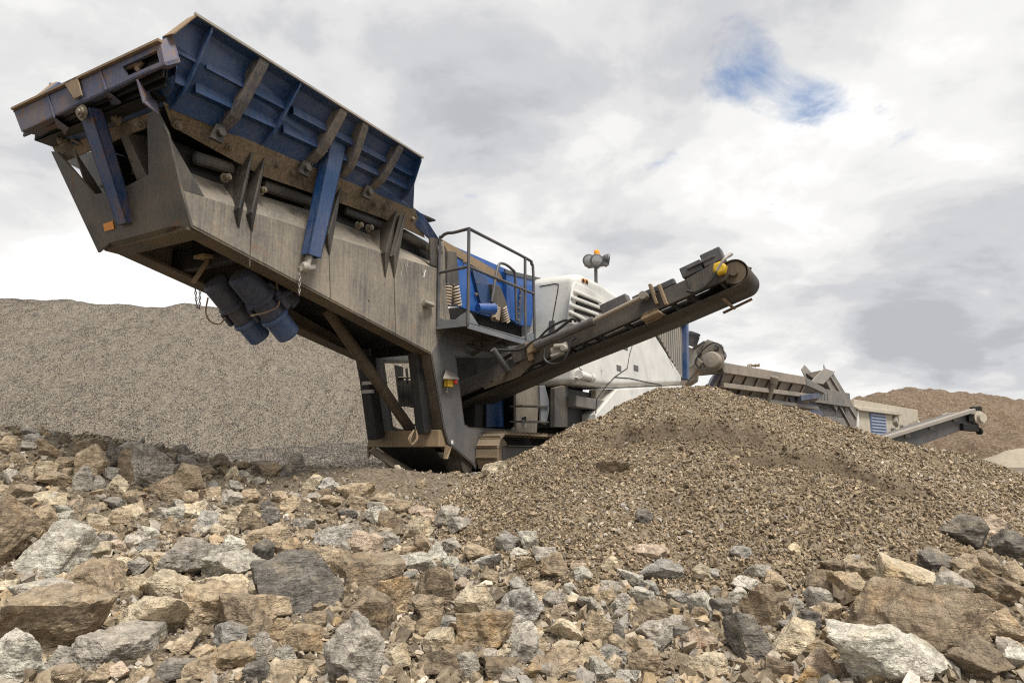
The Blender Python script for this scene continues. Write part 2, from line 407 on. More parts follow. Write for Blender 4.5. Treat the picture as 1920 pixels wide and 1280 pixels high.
def grid_mesh(name, xs, ys, fn, mat, parent=None, loc=(0, 0, 0)):
    X, Y = np.meshgrid(xs, ys); Z = fn(X, Y); n, m = X.shape
    co = np.stack([X.ravel()-loc[0], Y.ravel()-loc[1], Z.ravel()-loc[2]], 1).astype(np.float32)
    a = (np.arange(n-1)[:, None]*m+np.arange(m-1)[None]).ravel()
    q = np.stack([a, a+1, a+m+1, a+m], 1).astype(np.int32)
    me = bpy.data.meshes.new(name); me.vertices.add(len(co)); me.vertices.foreach_set('co', co.ravel())
    me.loops.add(q.size); me.loops.foreach_set('vertex_index', q.ravel())
    me.polygons.add(len(q)); me.polygons.foreach_set('loop_start', np.arange(0, q.size, 4, dtype=np.int32))
    me.polygons.foreach_set('use_smooth', np.ones(len(q), bool))
    me.update(calc_edges=True); me.materials.append(mat)
    o = bpy.data.objects.new(name, me); COL.objects.link(o); o.location = loc
    if parent: o.parent = parent
    return o
# ------------------------------------------------------------------ earth materials
def soil(name, c1, c2, c3, grain=35, bump=.5):
    m = NT(name); v = m.coord()
    a = m.noise(v, .8, 6, .6); b = m.noise(v, 7, 6, .65); vo = m.n('TexVoronoi'); vo.inputs['Scale'].default_value = grain; m.l(v, vo.inputs['Vector'])
    g = m.n('SeparateColor'); m.l(vo.outputs['Color'], g.inputs[0])
    c = m.mix(m.ramp(a, [(.35, 0.0), (.65, 1.0)]), c1, c2)
    c = m.mix(m.ramp(b, [(.45, 0.0), (.7, 1.0)]), c, c3)
    c = m.mix(m.math('MULTIPLY', g.outputs[0], .55), c, m.mix(g.outputs[1], (.36, .30, .22, 1), (.10, .085, .065, 1)))
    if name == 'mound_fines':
        da = m.n('Attribute', attribute_name='scarp_shade'); c = m.mix(m.math('MULTIPLY', da.outputs['Fac'], .5), c, (.05, .036, .022, 1))  # fines darkened where the scarp's under-shadow is painted
    h = m.math('ADD', m.math('MULTIPLY', vo.outputs['Distance'], -.6), b)
    m.bump(h, bump, .03)
    return m.set(Base_Color=c, Roughness=.95)
M['soil'] = soil('brown_soil', (0.089, 0.065, 0.041, 1), (0.119, 0.092, 0.060, 1), (0.068, 0.050, 0.031, 1))
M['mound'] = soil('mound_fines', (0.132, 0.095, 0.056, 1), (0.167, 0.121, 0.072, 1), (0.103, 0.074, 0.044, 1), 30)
M['pile'] = soil('grey_chippings', (0.135, 0.116, 0.097, 1), (0.160, 0.140, 0.117, 1), (0.153, 0.122, 0.087, 1), 26, .8)
M['hill'] = soil('brown_spoil', (0.082, 0.045, 0.022, 1), (0.105, 0.061, 0.031, 1), (0.055, 0.030, 0.015, 1), 8, .8)
def stone_mat(name, stops, bump=.35, scale=30):
    m = NT(name); at = m.n('Attribute', attribute_name='tint'); v = m.coord()
    c = m.ramp(at.outputs['Fac'], stops)
    n = m.noise(v, scale, 4, .65)
    c = m.mix(1.0, c, m.ramp(n, [(.3, .55), (.5, 1.0), (.7, 1.4)]), 'MULTIPLY')
    m.bump(n, bump, .02)
    return m.set(Base_Color=c, Roughness=.9)
M['gravel'] = stone_mat('gravel_stone', [(0, (0.079, 0.058, 0.036, 1)), (.3, (0.180, 0.134, 0.083, 1)), (.55, (0.282, 0.214, 0.134, 1)), (.75, (0.385, 0.300, 0.198, 1)), (.87, (0.252, 0.228, 0.201, 1)), (1, (0.577, 0.492, 0.378, 1))])
M['chip'] = stone_mat('grey_chip', [(0, (0.059, 0.052, 0.044, 1)), (.3, (0.101, 0.089, 0.076, 1)), (.6, (0.139, 0.125, 0.108, 1)), (.85, (0.190, 0.174, 0.156, 1)), (1, (0.304, 0.292, 0.278, 1))])
M['rubble'] = stone_mat('rubble_stone', [(0, (0.098, 0.077, 0.053, 1)), (.25, (0.207, 0.162, 0.107, 1)), (.5, (0.317, 0.250, 0.169, 1)), (.66, (0.244, 0.225, 0.199, 1)), (.82, (0.403, 0.341, 0.255, 1)), (.92, (0.342, 0.244, 0.134, 1)), (1, (0.562, 0.512, 0.436, 1))], .5, 22)
# ------------------------------------------------------------------ many small stones as one mesh
def stone_variants(k, npts, seed):
    rs = np.random.default_rng(seed); out = []
    for _ in range(k):
        bm = bmesh.new(); d = rs.normal(size=(npts, 3))
        if npts == 10: d = np.concatenate([np.array([[a, b, c] for a in (-1., 1) for b in (-1., 1) for c in (-1., 1)])*rs.uniform(.62, 1.0, (8, 3)), d[:2]])
        d = d/(np.linalg.norm(d, axis=1)[:, None] if npts != 10 else 1.05)
        d *= rs.uniform(.8, 1.08, (npts, 1)); d *= np.array([1, rs.uniform(.55, .95), rs.uniform(.4, .8)])
        for p in d: bm.verts.new(p)
        r = bmesh.ops.convex_hull(bm, input=bm.verts[:])
        bmesh.ops.delete(bm, geom=[v for v in bm.verts if not v.link_faces], context='VERTS')
        bmesh.ops.triangulate(bm, faces=bm.faces[:])
        bm.verts.index_update()
        out.append((np.array([v.co[:] for v in bm.verts], np.float32), np.array([[v.index for v in f.verts] for f in bm.faces], np.int32)))
        bm.free()
    return out
VAR_SMALL = stone_variants(14, 8, 1); VAR_MED = stone_variants(14, 10, 2)+stone_variants(26, 7, 12)
def rand_rot(n, rs):
    q = rs.normal(size=(n, 4)); q /= np.linalg.norm(q, axis=1)[:, None]; w, x, y, z = q.T
    return np.stack([np.stack([1-2*(y*y+z*z), 2*(x*y-z*w), 2*(x*z+y*w)], 1), np.stack([2*(x*y+z*w), 1-2*(x*x+z*z), 2*(y*z-x*w)], 1), np.stack([2*(x*z-y*w), 2*(y*z+x*w), 1-2*(x*x+y*y)], 1)], 1).astype(np.float32)
def stones_mesh(name, pos, size, mat, variants, seed, parent=None, loc=(0, 0, 0), tint=None):
    rs = np.random.default_rng(seed); n = len(pos); pick = rs.integers(0, len(variants), n); R = rand_rot(n, rs)
    tn = rs.random(n) if tint is None else tint
    V, F, T = [], [], []; base = 0
    for k, (vv, ff) in enumerate(variants):
        idx = np.nonzero(pick == k)[0]
        if not len(idx): continue
        w = np.einsum('nij,vj->nvi', R[idx], vv)*size[idx][:, None, None]+(pos[idx]-np.array(loc))[:, None, :]
        m = len(vv); V.append(w.reshape(-1, 3))
        F.append((ff[None]+(np.arange(len(idx))*m)[:, None, None]+base).reshape(-1, 3)); T.append(np.repeat(tn[idx], m)); base += m*len(idx)
    V = np.concatenate(V).astype(np.float32); F = np.concatenate(F).astype(np.int32); T = np.concatenate(T).astype(np.float32)
    me = bpy.data.meshes.new(name); me.vertices.add(len(V)); me.vertices.foreach_set('co', V.ravel())
    me.loops.add(F.size); me.loops.foreach_set('vertex_index', F.ravel()); me.polygons.add(len(F))
    me.polygons.foreach_set('loop_start', np.arange(0, F.size, 3, dtype=np.int32)); me.polygons.foreach_set('use_smooth', np.zeros(len(F), bool)); me.update(calc_edges=True)
    a = me.attributes.new('tint', 'FLOAT', 'POINT'); a.data.foreach_set('value', T); me.materials.append(mat)
    o = bpy.data.objects.new(name, me); COL.objects.link(o); o.location = loc
    if parent: o.parent = parent
    return o
def in_view(x, y, z, m=160):
    c = np.stack([x, y, z-CAM_Z], 1); d = c@np.array(FW); px = CX+FPX*(c@np.array(RT))/d; py = CY-FPX*(c@np.array(UP))/d
    return (d > .5)&(px > -m)&(px < 1920+m)&(py < 1280+m)&(py > -m), px, py, d
# ------------------------------------------------------------------ ground sheet
def spread(lo, hi, n0, far, nf):
    a = np.linspace(lo, hi, n0); k = np.geomspace(1, far, nf)
    return np.concatenate([lo-(k[::-1]-1)*1.0-.3, a, hi+(k-1)*1.0+.3])
g = grid_mesh('ground', spread(-14, 14, 330, 900, 40), np.concatenate([-np.geomspace(1, 200, 14)[::-1]+1, np.linspace(.3, 16, 230), 16+np.geomspace(.2, 900, 60)]), ground_h, M['soil'])
tag(g, kind='structure')
# gravel heap under the side conveyor
gp = empty('gravel_heap', (2.8, 11.2, 0)); tag(gp, 'freshly crushed brown gravel heap beneath the side conveyor, before the white engine housing', 'gravel heap')
def mh(x, y):
    z = mound_h(x, y); return np.where(z < ground_h(x, y)-.25, ground_h(x, y)-.25, z)
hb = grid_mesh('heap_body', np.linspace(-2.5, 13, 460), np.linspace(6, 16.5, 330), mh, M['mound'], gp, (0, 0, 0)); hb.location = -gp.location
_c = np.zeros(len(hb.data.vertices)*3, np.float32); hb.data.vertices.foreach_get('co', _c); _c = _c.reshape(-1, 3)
_a = hb.data.attributes.new('scarp_shade', 'FLOAT', 'POINT'); _a.data.foreach_set('value', scarp_shade(_c[:, 0].astype(float), _c[:, 1].astype(float)).astype(np.float32))
def scatter(n, xr, yr, seed, fn):
    rs = np.random.default_rng(seed); x = rs.uniform(*xr, n); y = rs.uniform(*yr, n); z = fn(x, y); return x, y, z, rs
def heap_stones():
    P, Sz, T = [], [], []
    for n, lo, hi, seed in ((90000, .012, .025, 3), (42000, .022, .040, 4), (3000, .038, .062, 5)):
        x, y, z, rs = scatter(n, (-2.2, 10.5), (6.3, 12.6), seed, mound_h)
        g0 = ground_h(x, y); ok, px, py, d = in_view(x, y, z, 260); ok &= z > g0-.03+.16*(rs.random(n)-.6); ok &= z > g0-.05
        # finer towards the crest, coarser towards the toe
        rel = np.clip((z-g0)/1.6, 0, 1)
        if lo > .02: ok &= rs.random(n) > rel*.45+.25*(fbm2(x, y, 1.2, 2, .5, 3) > .25)
        s = rs.uniform(lo, hi, n)*(1-.15*rel); P.append(np.stack([x, y, z+s*.4], 1)[ok]); Sz.append(s[ok])
        T.append(np.clip(rs.beta(1.5, 1.5, n)*(1-.42*scarp_shade(x, y))+.10*fbm2(x, y, .9, 3, .5, 8)*(1-scarp_shade(x, y)), 0, 1)[ok])  # stone tint lowered for the painted shade under the scarp
    return np.concatenate(P), np.concatenate(Sz), np.concatenate(T)
p, s_, t_ = heap_stones()
o = stones_mesh('gravel', p, s_, M['gravel'], VAR_SMALL, 31, gp, tuple(gp.location), t_); o.location = (0, 0, 0); tag(o, kind='stuff')
# the tall chippings pile behind
PX0, PY0 = -30.0, 24.5
def pile_h(x, y, detail=True):
    crest = np.interp(x, [-60, -30, -18.3, -14.5, -10.6, -8.6, -4.5, -2.0, 2, 6], [5.6, 6.2, 6.15, 5.95, 5.85, 5.55, 4.9, 3.6, 1.0, -.6])
    yc = 24.6+0*x; d = y-yc
    d2 = np.sqrt(d*d+.25)-.3
    z = crest-.64*np.where(d < 0, d2, d2*.95)
    # apron where chips roll out
    z = np.maximum(z, -.2+.22*(y-13.6)*(d < 0)*(y > 13.6)-.0)
    z = np.where(z < 0, z*.6, z)
    if detail: z = z+.10*fbm2(x, y, .45, 4, .5, 1)+.05*fbm2(x, y, 1.6, 3, .5, 5)+.11*fbm2(x, y*0, .5, 4, .6, 2)*np.exp(-(d/2.0)**2)-.07*np.abs(fbm2(x+.15*y, y*.15, .6, 3, .55, 22))
    return z
pp = empty('chippings_pile', (-14, 24.6, 0)); tag(pp, 'huge long pile of fine grey chippings filling the back behind the raised hopper', 'gravel pile')
def pile_sheet(x, y):
    return np.maximum(np.where(y > 34, -3.0, pile_h(x, y)), -.6-(y > 34)*2)
o = grid_mesh('pile_body', np.linspace(-48, 8, 330), np.linspace(13.7, 34, 150), lambda x, y: np.maximum(pile_h(x, y), -.55), M['pile'], pp, (0, 0, 0)); o.location = -Vector(pp.location)
def pile_stones():
    n = 520000; x, y, z, rs = scatter(n, (-26, 4), (13.8, 25.2), 8, pile_h)
    ok, px, py, d = in_view(x, y, z, 200); ok &= (px < 1200)&(z > ground_h(x, y)-.02); ok &= rs.random(n) < np.clip(16.0/d, 0, 1)**.6
    s = rs.uniform(.010, .023, n)*(1+.9*np.exp(-np.clip(z, 0, 9)/.9)*rs.random(n)); return np.stack([x, y, z+s*.2], 1)[ok], s[ok], np.clip(rs.beta(2, 2, n)+.16*fbm2(x, y*.35, .28, 3, .55, 7)+.10*fbm2(x, y*.12, 1.1, 3, .5, 9)-.10*np.exp(-((z-1.2-.5*fbm2(x, y, .3, 2, .5, 3))/.8)**2), 0, 1)[ok]
p, s_, t_ = pile_stones(); print('pile stones', len(p))
o = stones_mesh('chippings', p, s_, M['chip'], stone_variants(10, 6, 21), 32, pp, tuple(pp.location), t_); o.location = (0, 0, 0); tag(o, kind='stuff')
# far spoil hills
def hill_h(x, y):
    px = CX+FPX*x/(y*math.cos(PITCH))
    c = np.interp(x, [28, 34, 38, 41, 43, 47, 51, 55, 62, 75, 95], [1.5, 5.6, 7.2, 7.6, 7.4, 7.5, 7.1, 6.4, 5.6, 4.5, 2])
    yc = 72+.1*(x-40); d = y-yc
    z = c-.42*np.abs(np.sqrt(d*d+2)-1)
    z = z+.7*fbm2(x, y, .09, 4, .55, 3)-1.0*np.abs(fbm2(x, y, .15, 4, .5, 12))+.3*fbm2(x, y, .6, 4, .6, 2)
    return np.maximum(z, -2.2)
tag(grid_mesh('hills', np.linspace(22, 110, 260), np.linspace(50, 100, 150), hill_h, M['hill']), kind='structure')
# small pale tailings mound at right
tm = lambda x, y: np.maximum(np.interp(np.hypot((x-19.9)/1.35, (y-27.0)/1.6), [0, .4, 1, 2.2, 3], [.62, .5, .12, -.75, -1.3])+.05*fbm2(x, y, 1.4, 3, .5), -1.0)
M['sand'] = soil('pale_sand', (.34, .29, .225, 1), (.40, .35, .28, 1), (.31, .26, .20, 1), 40, .3)
o = grid_mesh('sand_heap', np.linspace(-3.2, 3.2, 60)+19.9, np.linspace(-3.2, 3.2, 60)+27, tm, M['sand'], None, (19.9, 27, 0))
tag(o, 'small smooth pale sand heap beyond the gravel heap at right edge', 'sand heap')
# ------------------------------------------------------------------ boulders
def rock_mat(name, c1, c2, stain, stain_amt=.3, layered=.35):
    m = NT(name); v = m.coord(); oi = m.n('ObjectInfo'); rnd = oi.outputs['Random']
    off = m.n('VectorMath', operation='ADD'); m.l(v, off.inputs[0])
    cb = m.n('CombineXYZ'); m.l(m.math('MULTIPLY', rnd, 37.0), cb.inputs[0]); m.l(m.math('MULTIPLY', rnd, 91.0), cb.inputs[1]); m.l(cb.outputs[0], off.inputs[1]); p = off.outputs[0]
    a = m.noise(p, 3.2, 7, .62, .3); b = m.noise(p, 14, 7, .7, .2); f = m.noise(p, 60, 4, .7)
    mp = m.n('Mapping'); mp.inputs['Scale'].default_value = (2, 2, 15); mp.inputs['Rotation'].default_value = (.5, .3, 0); m.l(p, mp.inputs[0])
    st = m.noise(mp.outputs[0], 2.2, 6, .65, .35)
    c = m.mix(m.ramp(a, [(.33, 0.0), (.66, 1.0)]), c1, c2)
    c = m.mix(m.math('MULTIPLY', m.ramp(st, [(.42, 0.0), (.62, 1.0)]), layered), c, tuple(x*.55 for x in c1[:3])+(1,))
    sm = m.noise(p, 2.3, 5, .7, .5)
    sm = m.ramp(sm, [(.60-.22*stain_amt, 0.0), (.72-.15*stain_amt, 1.0)])
    c = m.mix(m.math('MULTIPLY', sm, .8), c, stain)
    c = m.mix(1.0, c, m.ramp(b, [(.30, .36), (.45, .88), (.58, 1.22), (.74, 1.8)]), 'MULTIPLY')
    c = m.mix(1.0, c, m.ramp(f, [(.3, .78), (.7, 1.2)]), 'MULTIPLY')
    c = m.mix(1.0, c, m.ramp(rnd, [(0, .8), (1, 1.2)]), 'MULTIPLY')
    # soil dust settled on top
    g = m.n('NewGeometry'); sx = m.n('SeparateXYZ'); m.l(g.outputs['Normal'], sx.inputs[0])
    tp = m.math('MULTIPLY', m.ramp(sx.outputs[2], [(.35, 0.0), (.9, 1.0)]), m.ramp(a, [(.4, .05), (.65, .5)]))
    c = m.mix(tp, c, (.36, .30, .22, 1))
    vo = m.n('TexVoronoi', feature='DISTANCE_TO_EDGE'); vo.inputs['Scale'].default_value = 5; m.l(p, vo.inputs['Vector'])
    cr = m.ramp(vo.outputs['Distance'], [(0, 0.0), (.03, 1.0)])
    c = m.mix(1.0, c, m.ramp(m.noise(p, 6.5, 9, .75, 1.2), [(.40, .72), (.47, 1.06), (.62, 1.25)]), 'MULTIPLY')
    h = m.math('ADD', m.math('MULTIPLY', b, 1.2), m.math('MULTIPLY', f, .35)); h = m.math('ADD', h, m.math('MULTIPLY', st, .8)); h = m.math('ADD', h, m.math('MULTIPLY', cr, .12))
    m.bump(h, 1.0, .055)
    return m.set(Base_Color=c, Roughness=.88)
OCH = (.33, .21, .10, 1); DK = (.10, .09, .08, 1)
RM = dict(
    grey=rock_mat('grey_rock', (0.336, 0.304, 0.259, 1), (0.497, 0.451, 0.385, 1), (0.350, 0.288, 0.205, 1), .15),
    dark=rock_mat('dark_grey_rock', (0.162, 0.146, 0.126, 1), (0.295, 0.268, 0.233, 1), (0.324, 0.270, 0.192, 1), .2, .6),
    blue=rock_mat('blue_grey_rock', (0.336, 0.316, 0.284, 1), (0.503, 0.470, 0.415, 1), (0.328, 0.282, 0.213, 1), .1),
    tan=rock_mat('tan_rock', (0.380, 0.290, 0.190, 1), (0.486, 0.386, 0.264, 1), OCH, .2, .25),
    cream=rock_mat('cream_rock', (0.591, 0.480, 0.327, 1), (0.666, 0.576, 0.419, 1), (0.494, 0.349, 0.184, 1), .2, .15),
    brown=rock_mat('brown_rock', (0.233, 0.176, 0.115, 1), (0.344, 0.265, 0.180, 1), (0.372, 0.259, 0.148, 1), .25),
    orange=rock_mat('orange_rock', (0.375, 0.272, 0.164, 1), (0.457, 0.355, 0.229, 1), (0.482, 0.294, 0.121, 1), .45, .3),
    pink=rock_mat('pinkish_rock', (0.511, 0.391, 0.285, 1), (0.596, 0.480, 0.367, 1), (0.439, 0.267, 0.154, 1), .25, .2),
    white=rock_mat('pale_grey_rock', (0.563, 0.510, 0.432, 1), (0.666, 0.644, 0.542, 1), (0.489, 0.399, 0.275, 1), .15))
_ico = {}
def ico(sub):
    if sub not in _ico:
        bm = bmesh.new(); bmesh.ops.create_icosphere(bm, subdivisions=sub, radius=1)
        _ico[sub] = (np.array([v.co[:] for v in bm.verts], np.float32), np.array([[v.index for v in f.verts] for f in bm.faces], np.int32)); bm.free()
    return _ico[sub]
SHAPES = dict(block=(6, (1, .85, .8), .0), slab=(6, (1, .8, .42), .35), wedge=(5, (1, .75, .85), .15), boulder=(9, (1, .85, .8), .0), spike=(7, (.8, .7, 1.1), .1), flat=(6, (1, .8, .3), .45))
def rock_mesh(name, w, d, h, shape, seed, sub):
    rs = np.random.default_rng(seed); D, F = ico(sub); npl, asp, flat = SHAPES[shape]
    n = rs.normal(size=(npl+5, 3)); n /= np.linalg.norm(n, axis=1)[:, None]
    hh = rs.uniform(.62, 1.0, len(n))
    if shape == 'block':
        q = rand_rot(1, rs)[0]*1.0; ax = np.concatenate([np.eye(3), -np.eye(3)])+rs.normal(size=(6, 3))*.16; ax /= np.linalg.norm(ax, axis=1)[:, None]
        n = np.concatenate([ax@q.T, n[:4]]); hh = np.concatenate([rs.uniform(.58, .78, 6), rs.uniform(.75, 1.0, 4)])
    if flat:
        t = np.array([[rs.normal()*.18, rs.normal()*.18, 1.0], [rs.normal()*.15, rs.normal()*.15, -1.0]]); t /= np.linalg.norm(t, axis=1)[:, None]
        n = np.concatenate([n, t]); hh = np.concatenate([hh, [.62, .62]])
    if shape == 'wedge':
        t = np.array([[rs.choice([-1, 1])*.75, rs.normal()*.3, .75]]); t /= np.linalg.norm(t); n = np.concatenate([n, t]); hh = np.concatenate([hh, [.36]])
    c = D@n.T; r = np.where(c > .05, hh/np.maximum(c, .05), 9.0)
    k = 140.0; rr = -np.log(np.exp(-k*np.minimum(r, 2.0)).sum(1))/k
    P = D*rr[:, None]
    lo, hi = P.min(0), P.max(0); P = (P-(lo+hi)/2)/(hi-lo)*np.array([w, d, h], np.float32)
    size = (w*d*h)**(1/3)
    nr = P/np.linalg.norm(P/np.array([w, d, h]), axis=1)[:, None]/np.array([w, d, h]); nr /= np.linalg.norm(nr, axis=1)[:, None]+1e-9
    o = rs.uniform(-50, 50, 3)
    big = fbm(P/size*1.5+o, 3, .5); stp = fbm(P/size*3.3+o+31, 2, .5); stp = np.round(stp*2.2)/2.2*.5+stp*.5; rid = 1-np.abs(fbm(P/size*2.6+o+9, 3, .55)); fi = fbm(P/size*7+o, 4, .6)
    lay = fbm(np.stack([P[:, 0]/size*1.2, P[:, 1]/size*1.2, P[:, 2]/size*9+P[:, 0]/size*2.2], 1)+o, 2, .5)
    disp = size*(.022*big+.03*(rid-.75)+.020*fi+.018*lay+.040*stp*(1 if sub > 4 else .6)+(.03*np.round(2.5*fbm(P/size*2.1+o+55, 2, .5))/2.5 if sub > 4 else 0))
    P = P+nr*disp[:, None]
    me = bpy.data.meshes.new(name); me.vertices.add(len(P)); me.vertices.foreach_set('co', P.astype(np.float32).ravel())
    me.loops.add(F.size); me.loops.foreach_set('vertex_index', F.ravel()); me.polygons.add(len(F))
    me.polygons.foreach_set('loop_start', np.arange(0, F.size, 3, dtype=np.int32)); me.polygons.foreach_set('use_smooth', np.zeros(len(F), bool)); me.update(calc_edges=True)
    return me
ROCKG = 'quarry rocks strewn over the ground'
